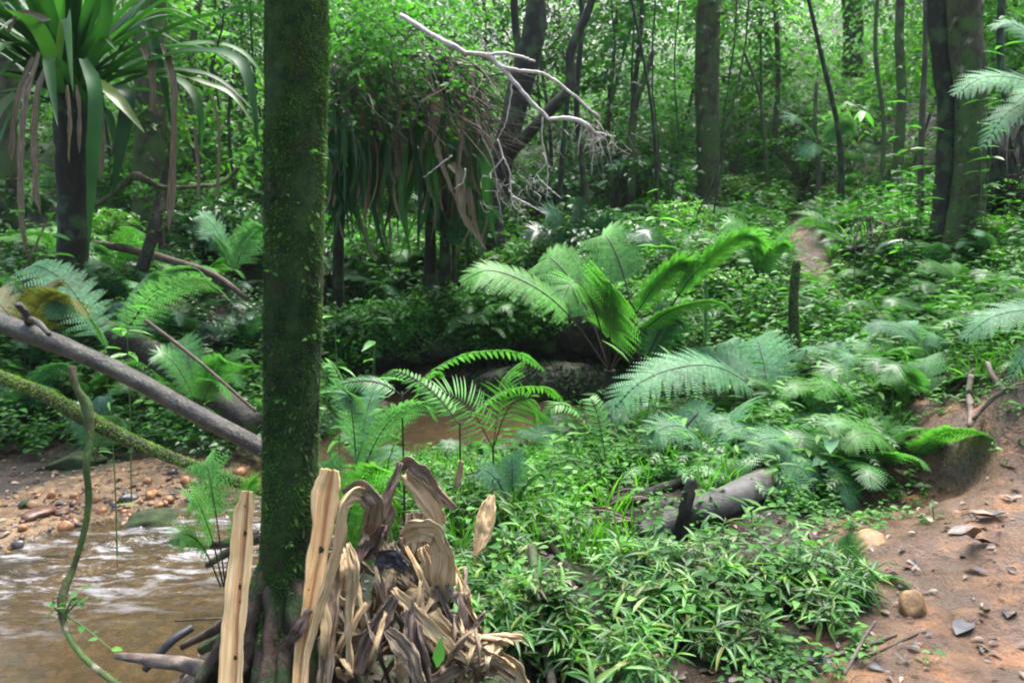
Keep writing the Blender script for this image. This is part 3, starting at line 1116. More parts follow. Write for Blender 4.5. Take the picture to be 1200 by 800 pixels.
# large trunks behind
trunk_thing('background_tree', [(176, 215, 13), (177, 120, 13), (176, 40, 13), (178, -60, 13)], [40, 36, 32, 30], 'bark_moss',
            'brown mossy tree trunk standing behind the spiky screw pine at upper left', moss=2500, mossmat='moss_dark')
trunk_thing('background_tree', [(832, 250, 15), (830, 190, 15), (829, 100, 15), (831, 0, 15), (832, -60, 15)], [30, 27, 26, 26, 25], 'bark_moss',
            'straight pale brown trunk rising behind the bright tree fern', moss=1800, mossmat='moss_dark')
trunk_thing('twin_tree', [(1108, 268, 9.5), (1111, 200, 9.5), (1113, 120, 9.5), (1104, 40, 9.5), (1098, -60, 9.5)], [34, 28, 27, 28, 28], 'bark_dark',
            'dark slimmer left stem of the twin trunks beside the black hollow', moss=2500, mossmat='moss_dark', group='twin trunks at upper right')
trunk_thing('twin_tree', [(1131, 268, 9.3), (1136, 190, 9.3), (1138, 110, 9.3), (1132, 40, 9.3), (1128, -60, 9.3)], [44, 36, 34, 36, 36], 'bark_moss',
            'thicker brown right stem of the twin trunks beside the black hollow', moss=3000, mossmat='moss_dark', group='twin trunks at upper right')
trunk_thing('crooked_tree', [(577, 310, 11.6), (576, 255, 11.6), (590, 185, 11.6), (606, 120, 11.6), (622, 55, 11.6), (628, 0, 11.6), (630, -60, 11.6)],
            [36, 30, 27, 25, 27, 22, 20], 'bark_dark', 'black crooked tree forking behind the pale bare branch', bump=.3, moss=1200, mossmat='moss_dark',
            extra=[([(588, 190, 11.6), (618, 158, 11.4), (652, 122, 11.3), (668, 100, 11.3), (669, 60, 11.3), (688, 15, 11.3), (712, -50, 11.3)],
                    [18, 15, 13, 12, 10, 10, 9], 11.4),
                   ([(612, 75, 11.6), (604, 30, 11.7), (600, -50, 11.7)], [12, 9, 8], 11.6)])
trunk_thing('background_tree', [(998, 90, 20), (1000, 30, 20), (992, -50, 20)], [24, 22, 22], 'bark_grey',
            'pale brown trunk far behind at the top, right of the path', sink=0)
trunk_thing('background_tree', [(12, 300, 12.5), (8, 150, 12.5), (14, 0, 12.5), (10, -50, 12.5)], [26, 22, 20, 20], 'bark_moss',
            'brown trunk at the left edge behind the screw pine leaves', moss=800)
poles = [  # (points, widths, material, label)
    ([(986, 215, 13), (982, 150, 13), (965, 75, 13), (943, -20, 13)], [8, 6, 5, 4], 'bark_dark', 'thin dark sapling leaning left above the path'),
    ([(1078, 240, 10), (1080, 150, 10), (1084, 60, 10), (1086, -40, 10)], [9, 7, 6, 6], 'bark_grey', 'thin brown pole just left of the twin trunks'),
    ([(1056, 130, 13), (1054, 40, 13), (1058, -40, 13)], [11, 10, 9], 'bark_moss', 'yellowish mossy pole between the path and the twin trunks'),
    ([(960, 205, 14), (955, 150, 14), (957, 95, 14)], [6, 5, 4], 'bark_grey', 'short thin stem left of the leaning sapling'),
    ([(690, 260, 13), (676, 130, 13), (682, 30, 13), (678, -40, 13)], [8, 7, 6, 5], 'bark_dark', 'dark slender stem right of the crooked black tree'),
    ([(735, 240, 14), (742, 120, 14), (752, 20, 14), (748, -40, 14)], [6, 6, 5, 5], 'bark_dark', 'dark slender stem left of the straight pale trunk'),
    ([(742, 140, 14), (754, 95, 14), (766, 60, 14)], [9, 8, 6], 'bark_moss', 'short slanting brown stem in the dark thicket'),
    ([(655, 250, 12.5), (661, 160, 12.5), (672, 60, 12.5)], [7, 6, 5], 'bark_dark', 'dark thin stem crossing behind the hanging bare twigs'),
    ([(232, 200, 14), (222, 100, 14), (232, 10, 14), (238, -40, 14)], [9, 8, 7, 7], 'bark_grey', 'slim pale tree between the screw pine and the mossy trunk'),
    ([(532, 300, 10.5), (528, 260, 10.5), (531, 215, 10.5)], [6, 5, 4], 'bark_dark', 'thin dark upright stem left of the crooked black tree'),
    ([(1180, 140, 12), (1172, 60, 12), (1176, -40, 12)], [9, 8, 8], 'bark_dark', 'dark pole behind the fern at the upper right corner'),
    ([(905, 190, 17), (912, 90, 17), (906, -40, 17)], [7, 6, 6], 'bark_grey', 'slim grey pole in the bright foliage above the path'),
    ([(278, 240, 13), (268, 150, 13), (276, 60, 13)], [5, 4, 3], 'bark_dark', 'thin dark stem left of the big mossy trunk'),
    ([(1030, 235, 12), (1036, 150, 12), (1026, 60, 12), (1030, -30, 12)], [6, 5, 5, 4], 'bark_moss', 'thin stem on the crest right of the path'),
]
for pts, w, m_, lab in poles:
    trunk_thing('sapling', pts, w, m_, lab, 'sapling', group='slim saplings and poles in the forest', seg=7, bump=.1)

for k, (u0, u1, y0, tp) in enumerate([(648, 612, 15, -30), (705, 743, 15, 20), (770, 732, 13, -40), (900, 872, 15, 60), (135, 100, 14, -40), (212, 255, 15, -40)]):
    trunk_thing('sapling', [(u0, 235, y0), (u0 * .6 + u1 * .4 + rng.normal(0, 5), 120, y0), (u1, tp, y0)], [5, 4, 3], 'bark_moss' if k % 2 else 'bark_dark', 'thin slanting stem, %s from the left among the slanting stems of the forest' % ORD[sorted([648, 705, 770, 900, 135, 212]).index(u0)], 'sapling', group='thin slanting stems in the forest', seg=6, bump=.1)

vines = [([(880, -40, 12), (872, 60, 12), (852, 150, 12), (838, 205, 12), (815, 255, 12)], 'left of the two black vines hanging beside the straight pale trunk'),
         ([(862, -40, 12.2), (862, 40, 12.2), (850, 120, 12.2), (845, 190, 12.2), (836, 250, 12.2)], 'right of the two black vines hanging beside the straight pale trunk'),
         ([(255, -40, 10), (262, 20, 10), (250, 80, 10), (258, 130, 10)], 'thin dark vine hanging between the screw pine and the mossy trunk'),
         ([(800, -40, 13), (790, 80, 13), (796, 180, 13), (780, 240, 13)], 'dark vine hanging left of the straight pale trunk'),
         ([(712, -40, 12), (720, 60, 12), (712, 150, 12)], 'dark vine hanging in the thicket above the small sapling'),
         ([(770, -40, 12), (764, 90, 12), (772, 170, 12), (766, 230, 12)], 'long thin vine straight above the small sapling')]
for pts, lab in vines:
    a = MB()
    p = [P(*q) for q in pts]
    tube(a, p, .012, seg=5, n=24, jit=.006)
    solo(a, 'vine', M['bark_dark'], p[-1], lab, 'vine', 'vines hanging in the forest')

# root masses by the twin trunks, coloured near-black for the shade of hollows
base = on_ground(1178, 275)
t = thing('uprooted_root_mass', 'uprooted root mass coloured black for the shade of a hollow right of the twin trunks', 'root mass', base)
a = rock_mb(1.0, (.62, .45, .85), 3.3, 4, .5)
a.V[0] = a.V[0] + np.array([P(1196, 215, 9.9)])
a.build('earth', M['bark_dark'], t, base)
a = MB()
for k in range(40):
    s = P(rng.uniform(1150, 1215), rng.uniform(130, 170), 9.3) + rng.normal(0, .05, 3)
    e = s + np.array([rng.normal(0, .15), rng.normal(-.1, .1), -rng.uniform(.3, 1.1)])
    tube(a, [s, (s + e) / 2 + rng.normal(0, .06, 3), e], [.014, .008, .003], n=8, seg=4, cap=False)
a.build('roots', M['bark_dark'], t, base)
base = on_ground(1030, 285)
t = thing('undercut_root_mass', 'small rooted earth mass, coloured dark as a shaded hollow, left of the twin trunks beside the path', 'root mass', base)
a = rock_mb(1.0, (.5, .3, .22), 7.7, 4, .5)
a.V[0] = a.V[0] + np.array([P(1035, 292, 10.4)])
a.build('earth', M['bark_dark'], t, base)  # solid lump; its near-black colour stands for the shade inside a hollow
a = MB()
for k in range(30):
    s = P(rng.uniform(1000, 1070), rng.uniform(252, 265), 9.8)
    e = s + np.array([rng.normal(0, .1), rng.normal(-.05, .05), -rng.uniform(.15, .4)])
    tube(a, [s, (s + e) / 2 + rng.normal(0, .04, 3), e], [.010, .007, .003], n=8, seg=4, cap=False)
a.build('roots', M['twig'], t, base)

# ================================================================== SCREW PINE AT UPPER LEFT
SY = 9.6
base = P(88, 330, SY)
base[2] = Hs(base[0], base[1])
t = thing('screw_pine', 'spiky screw pine with black trunk, arching strap leaves and dead brown leaves hanging', 'tree', base)
a = MB()
tube(a, [base - [0, 0, .3], P(85, 320, SY), P(86, 220, SY), P(82, 130, SY), P(85, 80, SY)], np.array([40, 35, 33, 38, 56]) * .5 * SY / FPX, n=40, seg=18, bump=.22, bf=7)
a.build('trunk', M['bark_dark'], t, base)
gl = [([(88, 112, 0), (75, 40, -.1), (62, -60, -.2)], 17), ([(90, 110, -.1), (100, 30, -.3), (128, -60, -.5)], 17), ([(80, 110, -.2), (55, 50, -.5), (20, -20, -.9)], 16),
      ([(95, 112, -.2), (150, 66, -.4), (215, 28, -.4), (305, 8, -.3), (330, 8, -.3)], 15), ([(100, 116, -.3), (160, 78, -.5), (225, 62, -.7), (278, 72, -.9), (296, 120, -1), (302, 180, -1)], 17),
      ([(104, 120, -.1), (160, 92, -.2), (205, 84, -.2), (258, 96, -.2), (305, 138, -.2)], 16), ([(70, 115, -.3), (25, 88, -.6), (-50, 84, -.9)], 16),
      ([(66, 105, -.2), (20, 62, -.4), (-50, 44, -.6)], 16), ([(70, 100, 0), (20, 34, 0), (-40, 2, 0)], 15), ([(66, 122, -.2), (20, 108, -.5), (-40, 122, -.8)], 14),
      ([(98, 70, -1.0), (112, 110, -1.3), (108, 200, -1.35), (104, 300, -1.35)], 14), ([(110, 105, -.4), (148, 110, -.8), (142, 170, -.9), (130, 235, -.95)], 15),
      ([(120, 90, .3), (168, 30, .2), (190, 90, .1), (202, 155, .1)], 12), ([(160, 88, -.2), (208, 95, -.4), (232, 125, -.5), (236, 185, -.5)], 13),
      ([(95, 100, .3), (120, 30, .6), (150, -60, 1)], 16), ([(92, 100, .1), (140, 40, .1), (190, -10, .2), (260, -30, .2)], 15),
      ([(60, 108, .4), (0, 60, .8), (-60, 60, 1)], 15), ([(100, 118, -.5), (60, 70, -1.2), (68, 150, -1.6)], 13), ([(72, 110, -.6), (48, 40, -1.3), (5, 10, -1.8)], 16),
      ([(100, 100, -.4), (128, 20, -1.0), (110, -60, -1.4)], 16), ([(105, 112, .2), (190, 60, .5), (280, 60, .7), (330, 130, .8)], 14),
      ([(60, 120, 0), (20, 130, -.2), (-10, 190, -.3)], 14), ([(100, 125, 0), (125, 135, -.1), (140, 190, -.1)], 12)]
a = MB()
for pts, w in gl:
    ribbon(a, [P(u_, v_, SY + d_) for u_, v_, d_ in pts], w * .95 * SY / FPX, n=26, nrm=(0, -.4, 1), fold=.45, crumple=.012)
for k in range(80):
    az = rng.random() * 2 * PI
    c0 = P(86, 122 - 30 * rng.random(), SY) + rng.normal(0, .05, 3)
    L = rng.uniform(1.1, 2.1)
    d = np.array([math.cos(az), math.sin(az) * .9, 0])
    el = rng.uniform(.15, 1.5)
    p1 = c0 + d * L * .3 + [0, 0, L * .3 * el]
    p2_ = c0 + d * L * .65 + [0, 0, L * .5 * el]
    p3 = c0 + d * L * .95 + [0, 0, L * (.6 * el - .18)]
    ribbon(a, [c0, p1, p2_, p3], rng.uniform(.09, .14), n=16, nrm=(0, -.2, 1), fold=.6)
a.build('leaf_rosette', M['strap'], t, base)
a = MB()
ribbon(a, [P(108, 92, SY - .8), P(138, 118, SY - 1), P(170, 156, SY - 1)], 13 * SY / FPX, nrm=(0, -.5, 1), fold=.4)
ribbon(a, [P(70, 80, SY - 1.1), P(80, 20, SY - 1.4), P(86, 110, SY - 1.6)], 15 * SY / FPX, nrm=(0, -.5, 1), fold=.4)
ribbon(a, [P(20, 110, SY - .8), P(0, 135, SY - .9), P(-6, 165, SY - .9)], 18 * SY / FPX, nrm=(0, -.5, 1), fold=.4)
ribbon(a, [P(205, 84, SY - .2), P(240, 98, SY - .35), P(272, 112, SY - .4), P(300, 150, SY - .4)], 10 * SY / FPX, nrm=(0, -.5, 1), fold=.4)
a.build('yellowing_leaves', M['strap_yel'], t, base)
a = MB()
dl = [([(48, 62, -1), (32, 130, -1.1), (28, 220, -1.1), (32, 300, -1.1)], 17), ([(60, 66, -1.1), (46, 120, -1.2), (44, 190, -1.2), (48, 252, -1.2)], 15),
      ([(40, 68, -.9), (22, 120, -1), (14, 190, -1)], 13), ([(165, 50, -.4), (178, 80, -.5), (181, 136, -.5)], 15), ([(190, 52, -.5), (204, 100, -.6), (203, 200, -.6), (198, 275, -.6)], 14),
      ([(248, 112, -.5), (258, 150, -.5), (257, 215, -.5), (254, 232, -.5)], 8), ([(228, 150, -.5), (232, 190, -.5), (234, 232, -.5)], 7),
      ([(118, 108, -1), (122, 160, -1.1), (119, 215, -1.1)], 10), ([(0, 120, -.4), (-6, 180, -.5), (-4, 240, -.5)], 16), ([(60, 250, -.6), (38, 300, -.6), (22, 330, -.5)], 8),
      ([(80, 100, -1.3), (84, 140, -1.3), (82, 190, -1.3)], 9), ([(90, 100, -1.3), (94, 130, -1.3), (93, 180, -1.3)], 7), ([(10, 40, -.8), (28, 18, -1.2), (60, 24, -1.4)], 14)]
for pts, w in dl:
    ribbon(a, [P(u_, v_, SY + d_) for u_, v_, d_ in pts], w * .5 * SY / FPX, n=26, cols=7, nrm=(rng.normal(0, .4), -1, .2), fold=.9, crumple=.012, ragged=.2, taper=False)
a.build('dead_leaves', M['dead_leaf'], t, base)

# ================================================================== HANGING THICKET IN THE CENTRE
TY = 9.2
base = P(470, 300, 10.6)
base[2] = Hs(base[0], base[1])
t = thing('collapsed_screw_pine', 'collapsed screw pine curtain of long hanging leaves under a tangle of fine twigs', 'tree', base)
a = MB()
for k, (uu, vv) in enumerate([(404, 150), (500, 190), (520, 200)]):
    p0 = P(uu, vv, 10.2 + rng.normal(0, .2))
    foot = P(uu + rng.normal(0, 12), 310, 10.8)
    foot[2] = Hs(foot[0], foot[1]) - .1
    tube(a, [foot, (foot + p0) / 2 + rng.normal(0, .05, 3), p0], [.10, .08, .04], n=14, seg=7, bump=.2)
a.build('stems', M['bark_dark'], t, base)
a = MB()
b = MB()
for k in range(260):
    uu = rng.uniform(382, 570)
    v0 = rng.uniform(60, 190) + max(0, uu - 500) * .5
    L = rng.uniform(60, 190)
    yy = TY + rng.uniform(.1, 1.6)
    bend = rng.normal(0, 10)
    vb = min(v0 + L, rng.uniform(225, 325))
    pts = [P(uu - 12 + bend, v0 - 12, yy + .1), P(uu, v0 + 2, yy - .05), P(uu + rng.normal(2, 7), v0 * .5 + vb * .5, yy), P(uu + rng.normal(4, 13), vb, yy)]
    ribbon(a if rng.random() < .68 else b, pts, rng.uniform(3, 12) * TY / FPX, n=14, cols=3, nrm=(rng.normal(0, .5), -1, .1), fold=.6, crumple=.025)
a.build('hanging_leaves', M['strap'], t, base)
b.build('dead_hanging_leaves', M['dead_leaf'], t, base)
a = MB()
for k in range(300):
    us = rng.uniform(385, 565)
    s = P(us, rng.uniform(30, 130) + max(0, us - 480) * .55, TY + rng.uniform(-.5, 1.2))
    L = rng.uniform(.4, 1.3)
    d = np.array([rng.normal(.45, .5), rng.normal(-.1, .3), -rng.uniform(.1, 1.1)])
    e = s + norm(d) * L
    tube(a, [s, (s + e) / 2 + rng.normal(0, .05, 3) + [0, 0, .05], e], [.009, .006, .003], n=7, seg=3, cap=False)
a.build('twig_tangle', M['twig'], t, base)
a = MB()
cc = np.array([P(rng.uniform(385, 545) if q % 3 else rng.uniform(385, 470), rng.uniform(-30, 155) * (1 if q % 3 else .5), TY + rng.uniform(-.6, .8)) for q in range(150)])
twigs_leaves(cc, np.full(len(cc), .25), 4, 6, .35, .07, LEAF_R, a)
a.build('climbing_leaves', M['crown_a'], t, base)

# the pale bare branch reaching out of the tangle
BY = 7.6
base = P(528, 52, BY)
t = thing('bare_branch', 'pale dead bare branch with dangling twigs reaching out over the stream', 'branch', base)


def bpix(mb, pts, w, Y=BY, seg=6, jit=.003):
    p = [P(q[0], q[1], Y + (q[2] if len(q) > 2 else 0)) for q in pts]
    return tube(mb, p, np.array(w) * .38 * Y / FPX, n=max(10, len(p) * 5), seg=seg, jit=jit)


a = MB()
bpix(a, [(470, 18, .6), (505, 40, .3), (528, 52), (545, 62), (570, 65), (586, 78), (606, 100), (625, 122), (643, 140)], [8, 8, 8, 7, 7, 7, 6, 6, 5])
bpix(a, [(570, 65), (590, 63), (612, 67), (627, 73)], [5, 5, 4, 3])
bpix(a, [(588, 79), (612, 83), (634, 86), (655, 98), (680, 118), (703, 138)], [6, 5, 5, 4, 4, 3])
bpix(a, [(643, 140), (664, 139), (684, 144), (698, 156)], [5, 7, 7, 4])
a.build('limb', M['twig_pale'], t, base)
a = MB()
for pts in [[(600, 92), (598, 115), (592, 145), (583, 163)], [(636, 138), (635, 165), (640, 190), (628, 205), (620, 222)], [(637, 180), (642, 200), (640, 233)],
            [(682, 145), (679, 165), (677, 182)], [(694, 150), (695, 172), (693, 205)], [(698, 156), (710, 165), (716, 190)], [(698, 155), (712, 158), (722, 160)],
            [(628, 205), (645, 222), (658, 232)], [(703, 138), (700, 150)], [(583, 163), (590, 185), (598, 205), (600, 238), (612, 250)], [(590, 185), (577, 200), (572, 208)],
            [(530, 182), (512, 196), (496, 208)], [(545, 198), (543, 212), (532, 222)], [(560, 36), (566, 48), (560, 58)], [(566, 48), (572, 60)],
            [(600, 230), (620, 240), (640, 252)], [(700, 160), (706, 175), (704, 186)], [(686, 146), (690, 160), (684, 176)]]:
    bpix(a, [(q[0], q[1], .05 * k) for k, q in enumerate(pts)], [3, 2.4, 1.4], seg=4)
for k in range(110):
    s = P(rng.normal(700, 14), rng.normal(158, 8), BY + rng.normal(0, .1)) if k < 60 else P(rng.uniform(560, 640), rng.uniform(200, 240), BY + .2)
    e = s + np.array([rng.normal(.05, .08), rng.normal(0, .08), -abs(rng.normal(.1, .12))])
    tube(a, [s, (s + e) / 2 + rng.normal(0, .02, 3), e], [.003, .002, .0012], n=5, seg=3, cap=False)
a.build('twigs', M['twig_pale'], t, base)

# ================================================================== THE MOSSY TREE IN FRONT
TYY = 3.0
axis_px = [(334, 830), (336, 760), (338, 690), (340, 600), (341, 500), (343, 380), (345, 250), (347, 120), (348, 0), (348, -140), (350, -500)]
p = [P(a_, b_, TYY) for a_, b_ in axis_px]
base = np.array([p[0][0], p[0][1], Hs(p[0][0], p[0][1])])
t = thing('mossy_tree', 'upright tree trunk thickly covered in green moss in the left foreground', 'tree', base)
w = np.array([116, 88, 72, 65, 64, 66, 68, 69, 70, 71, 73]) * .5 * TYY / FPX
a = MB()
c, tg = tube(a, p, w, n=120, seg=48, bump=.10, bf=3)
a.build('trunk', M['moss'], t, base)
a = MB()
wr = np.interp(np.linspace(0, 1, len(c)), np.linspace(0, 1, len(w)), w)
moss_on(a, c, wr, 120000, .0075)
moss_on(a, c, wr, 22000, .012, patch=.42)
moss_on(a, c, wr, 2500, .024, patch=.62)
a.build('moss', M['moss_t'], t, base)
roots = [([(318, 650), (298, 700), (268, 750), (236, 800)], [20, 26, 24, 18], -.1), ([(325, 640), (300, 720), (282, 780), (262, 840)], [24, 30, 26, 20], -.28),
         ([(332, 650), (322, 730), (312, 790), (305, 850)], [24, 34, 30, 24], -.38), ([(350, 650), (352, 720), (356, 790), (362, 850)], [24, 30, 30, 24], -.38),
         ([(355, 650), (372, 720), (398, 780), (425, 840)], [22, 28, 26, 18], -.25), ([(355, 640), (380, 710), (412, 760), (448, 800)], [18, 24, 22, 16], .05),
         ([(322, 640), (305, 700), (275, 740), (235, 762)], [18, 22, 18, 12], .2)]
roots += [([(312, 665), (290, 705), (256, 735), (214, 758)], [12, 14, 12, 8], .1), ([(345, 680), (338, 740), (332, 800), (330, 860)], [16, 20, 20, 18], -.42),
          ([(360, 660), (385, 700), (405, 720), (430, 735)], [10, 14, 12, 8], -.12), ([(330, 700), (300, 760), (280, 790), (250, 830)], [10, 14, 14, 12], -.35),
          ([(300, 690), (270, 770), (245, 800), (222, 830)], [14, 18, 16, 14], .0)]
for k, (pts, ww, dy) in enumerate(roots):
    a = MB()
    q = [P(u_, v_, TYY + dy * (i_ / 3.0)) for i_, (u_, v_) in enumerate(pts)]
    c2, _ = tube(a, q, np.array(ww) * .56 * TYY / FPX, n=40, seg=18, bump=.6, bf=9, seed=k * 3.1)
    o = a.build('root', M['root_bark'], t, base)
    if k == 8:
        continue
    a = MB()
    moss_on(a, c2[:20], np.full(20, np.mean(ww) * .55 * TYY / FPX), 2600, .009, patch=.42)
    a.build('moss', M['moss_t'], o, base)
a = MB()
for uu, vv in [(337, 637), (372, 180), (318, 320), (330, 470), (362, 395)]:
    s = P(uu, vv, TYY - .13)
    for k in range(7):
        d = rand_dirs(1, -.4, .7)[0]
        d[1] = -abs(d[1])
        e = s + d * rng.uniform(.02, .035)
        inst(LEAF_R[0], LEAF_R[1], np.array([s + d * .01]), frames(d[None], rand_up(1)), .02, 0, a)
a.build('seedling_leaves', M['herb'], t, base)

# ================================================================== FALLEN WOOD


def log_thing(name, pts, w, mat, label, cat='log', group=None, seg=14, bump=.15, bf=4, moss=0, top=.1, msize=.012, mossmat='moss_t', bark_end=None, patch=0.0, stubs=()):
    if len(pts[0]) == 2:                         # lying on the ground
        gp = [on_ground(*q) for q in pts]
        pts = [(q[0], q[1], g_[1]) for q, g_ in zip(pts, gp)]
        p = [g_ + [0, 0, w_ * .5 * g_[1] / FPX * .7] for g_, w_ in zip(gp, w)]
    else:
        p = [P(*q) for q in pts]
    Ys = np.array([q[2] for q in pts])
    rad = np.array(w) * .5 * Ys / FPX
    base = p[-1].copy()
    base[2] = min(q[2] for q in p)
    n = len(p) * 9
    a = MB()
    c, _ = tube(a, p, rad, n=n, seg=seg, bump=bump, bf=bf, seed=rng.random() * 9)
    if not moss and not stubs:
        return solo(a, name, M[mat], base, label, cat, group)
    t = thing(name, label, cat, base, group)
    a.build('wood', M[mat], t, base)
    if moss:
        b = MB()
        moss_on(b, c, np.interp(np.linspace(0, 1, n), np.linspace(0, 1, len(rad)), rad), moss, msize, top=top, patch=patch)
        b.build('moss', M[mossmat], t, base)
    for sp, sw in stubs:
        b = MB()
        tube(b, [P(*q) for q in sp], np.array(sw) * .5 * sp[0][2] / FPX, n=10, seg=7, bump=.2, bf=12)
        b.build('branch_stub', M[mat], t, base)
    return t


log_thing('fallen_log', [(-90, 335, 5.6), (0, 378, 5.3), (80, 408, 5.1), (150, 440, 4.95), (230, 484, 4.75), (305, 524, 4.6), (375, 562, 4.45)],
          [24, 24, 23, 22, 21, 21, 20], 'log', 'long smooth wet grey log slanting down from the left edge to the mossy trunk', moss=5000, top=.25, msize=.009, patch=.52,
          stubs=[([(35, 378, 5.2), (30, 366, 5.15), (20, 356, 5.1)], [12, 10, 8]), ([(28, 372, 5.2), (45, 378, 5.1), (58, 392, 5.0)], [9, 8, 5])])
log_thing('mossy_branch', [(-60, 418, 4.5), (0, 441, 4.4), (50, 462, 4.3), (95, 487, 4.25), (150, 515, 4.2), (215, 542, 4.1), (300, 572, 4.0), (350, 590, 3.9)],
          [12, 13, 15, 19, 16, 13, 13, 12], 'log_dark', 'thinner branch furred with bright moss below the long grey log', 'branch', moss=18000, top=.05, msize=.011, mossmat='moss_bright')
log_thing('rotten_log', [(40, 330, 8.8), (75, 360, 8.5), (120, 386, 8.2), (175, 412, 7.9), (230, 448, 7.5), (300, 498, 7.0)], [28, 30, 30, 32, 34, 30], 'log_dark',
          'dark rotting log behind the long grey log, sloping into the shaded bank', moss=2500, top=.4, msize=.022, mossmat='moss_dark', patch=.3)
log_thing('thin_branch', [(170, 375, 6.5), (210, 405, 6.4), (250, 438, 6.3), (300, 482, 6.2)], [5, 5, 4, 4], 'twig', 'thin straight brown stick slanting above the dark rotting log', 'branch', seg=6)
log_thing('hanging_branch', [(84, 430, 4.25), (90, 455, 4.2), (102, 478, 4.2), (105, 520, 4.15), (101, 545, 4.1), (104, 585, 4.1), (98, 625, 4.05), (86, 665, 4.0), (73, 700, 3.9), (76, 735, 3.8), (98, 770, 3.6), (135, 800, 3.4),
                             (190, 840, 3.2)], [9, 8, 13, 9, 8, 8, 7, 7, 12, 7, 8, 8, 8], 'bark_moss',
          'crooked upright stick hanging from the mossy branch down into the stream', 'branch', moss=3000, top=-1, msize=.007, patch=.3, seg=8)
gY = on_ground(146, 436, 5)[1]
t, *_ = trunk_thing('broken_stump', [(140, 432, gY), (141, 390, gY), (143, 366, gY)], [14, 14, 11], 'bark_grey', 'pale broken stump of two splintered posts behind the long grey log', 'stump',
                    extra=[([(152, 440, gY - .05), (152, 400, gY - .05), (150, 374, gY - .05)], [14, 13, 11], gY)], bump=.3, bf=10)
log_thing('leaning_snag', [(166, 318, 9.3), (180, 270, 9.4), (190, 225, 9.6), (200, 180, 9.7), (203, 150, 9.8)], [15, 14, 12, 7, 5], 'bark_dark', 'slanting dead trunk with yellow moss beside the hanging dead leaves', 'trunk',
          moss=1500, top=-1, msize=.03, patch=.5)
log_thing('crooked_branch', [(112, 242, 9.4), (135, 226, 9.3), (150, 212, 9.2), (160, 206, 9.2), (175, 213, 9.3), (195, 220, 9.3), (235, 218, 9.3), (262, 214, 9.4), (280, 196, 9.4)],
          [4, 6, 9, 10, 8, 5, 4, 4, 3], 'twig', 'crooked yellow mossed branch crossing the slanting dead trunk', 'branch', moss=1500, top=-1, msize=.02, seg=6)
log_thing('fallen_branch', [(108, 285, 10.2), (150, 292, 10.2), (200, 305, 10.1), (250, 322, 10), (290, 350, 9.6)], [9, 10, 9, 8, 6], 'twig', 'brown dead branch lying on the far bank left of the mossy trunk', 'branch')
log_thing('fallen_branch', [(196, 232, 9.6), (188, 262, 9.5), (190, 292, 9.5)], [4, 7, 8], 'log_dark', 'short dark upright snag left of the mossy trunk', 'branch')
log_thing('submerged_stick', [(-20, 666, 5.05), (20, 660, 5.1), (60, 652, 5.2), (80, 648, 5.25)], [9, 10, 9, 7], 'litter_grey', 'bluish grey stick lying in the shallow water at the left edge', 'stick')
log_thing('drift_branch', [(200, 634, 4.9), (232, 637, 4.85), (262, 636, 4.8), (300, 625, 4.7)], [7, 11, 12, 12], 'log_dark', 'upper dark driftwood branch over the rapids beside the mossy trunk', 'branch', stubs=[([(250, 634, 4.85), (240, 640, 4.7), (225, 632, 4.6)], [6, 5, 3])])
log_thing('drift_branch', [(243, 662, 4.4), (262, 650, 4.35), (282, 640, 4.3), (310, 628, 4.2)], [8, 11, 12, 12], 'log_dark', 'lower dark driftwood branch with a blunt end over the rapids', 'branch')
log_thing('drift_branch', [(170, 784, 3.7), (200, 752, 3.72), (225, 735, 3.8)], [10, 11, 10], 'litter_grey', 'short blue grey stick leaning beside the tree roots at the water edge', 'stick')
log_thing('thin_stick', [(205, 727, 3.9), (260, 724, 3.8), (300, 722, 3.7)], [3, 3, 3], 'twig', 'thin dark stick above the short blue grey stick', 'stick', seg=5)
log_thing('split_log', [(135, 768, 3.25), (170, 772, 3.2), (220, 780, 3.1), (280, 796, 2.95), (350, 806, 2.9)], [8, 14, 20, 16, 12], 'root', 'pale weathered split log lying at the foot of the mossy tree', 'log', bump=.4, bf=9)
# right hand side of the stream
log_thing('cut_log', [(752, 640), (800, 620), (850, 600), (905, 574), (960, 548)], [30, 35, 38, 38, 34], 'log_grey', 'thick smooth grey log half buried under ferns in the middle', 'log')
gY = on_ground(797, 640)[1]
trunk_thing('broken_stump', [(797, 640, gY), (803, 600, gY), (812, 562, gY + .05)], [22, 18, 13], 'bark_dark', 'dark jagged leaning stump in front of the thick grey log', 'stump', bump=.35, bf=14)
log_thing('dark_branch', [(690, 590), (730, 594), (765, 582), (798, 570), (815, 556)], [9, 14, 13, 16, 10], 'bark_dark', 'dark knobbly branch lying left of the thick grey log', 'branch', bump=.3, bf=10)
log_thing('dark_branch', [(806, 548, 5.6), (790, 520, 5.65), (782, 500, 5.7), (772, 482, 5.75)], [15, 12, 6, 4], 'bark_dark', 'black forked branch sticking up under the pale green ferns', 'branch',
          stubs=[([(792, 524, 5.65), (804, 500, 5.7), (818, 484, 5.75)], [5, 4, 3])])
log_thing('long_stick', [(500, 548, 6.2), (560, 545, 6.1), (640, 542, 6), (700, 538, 6), (785, 531, 6)], [6, 6, 6, 6, 4], 'bark_grey', 'long thin grey stick lying across above the near edge of the brown pool', 'stick', seg=7)
log_thing('dark_branch', [(708, 600, 5.9), (716, 560, 6.0), (718, 530, 6.1), (714, 470, 6.4)], [12, 10, 8, 6], 'bark_dark', 'upright dark dead stem at the right end of the brown pool', 'branch')
log_thing('rotten_branch', [(560, 590), (600, 610), (640, 640), (680, 690)], [9, 12, 12, 8], 'log_dark', 'brown rotten branch buried in the bamboo grass', 'branch')
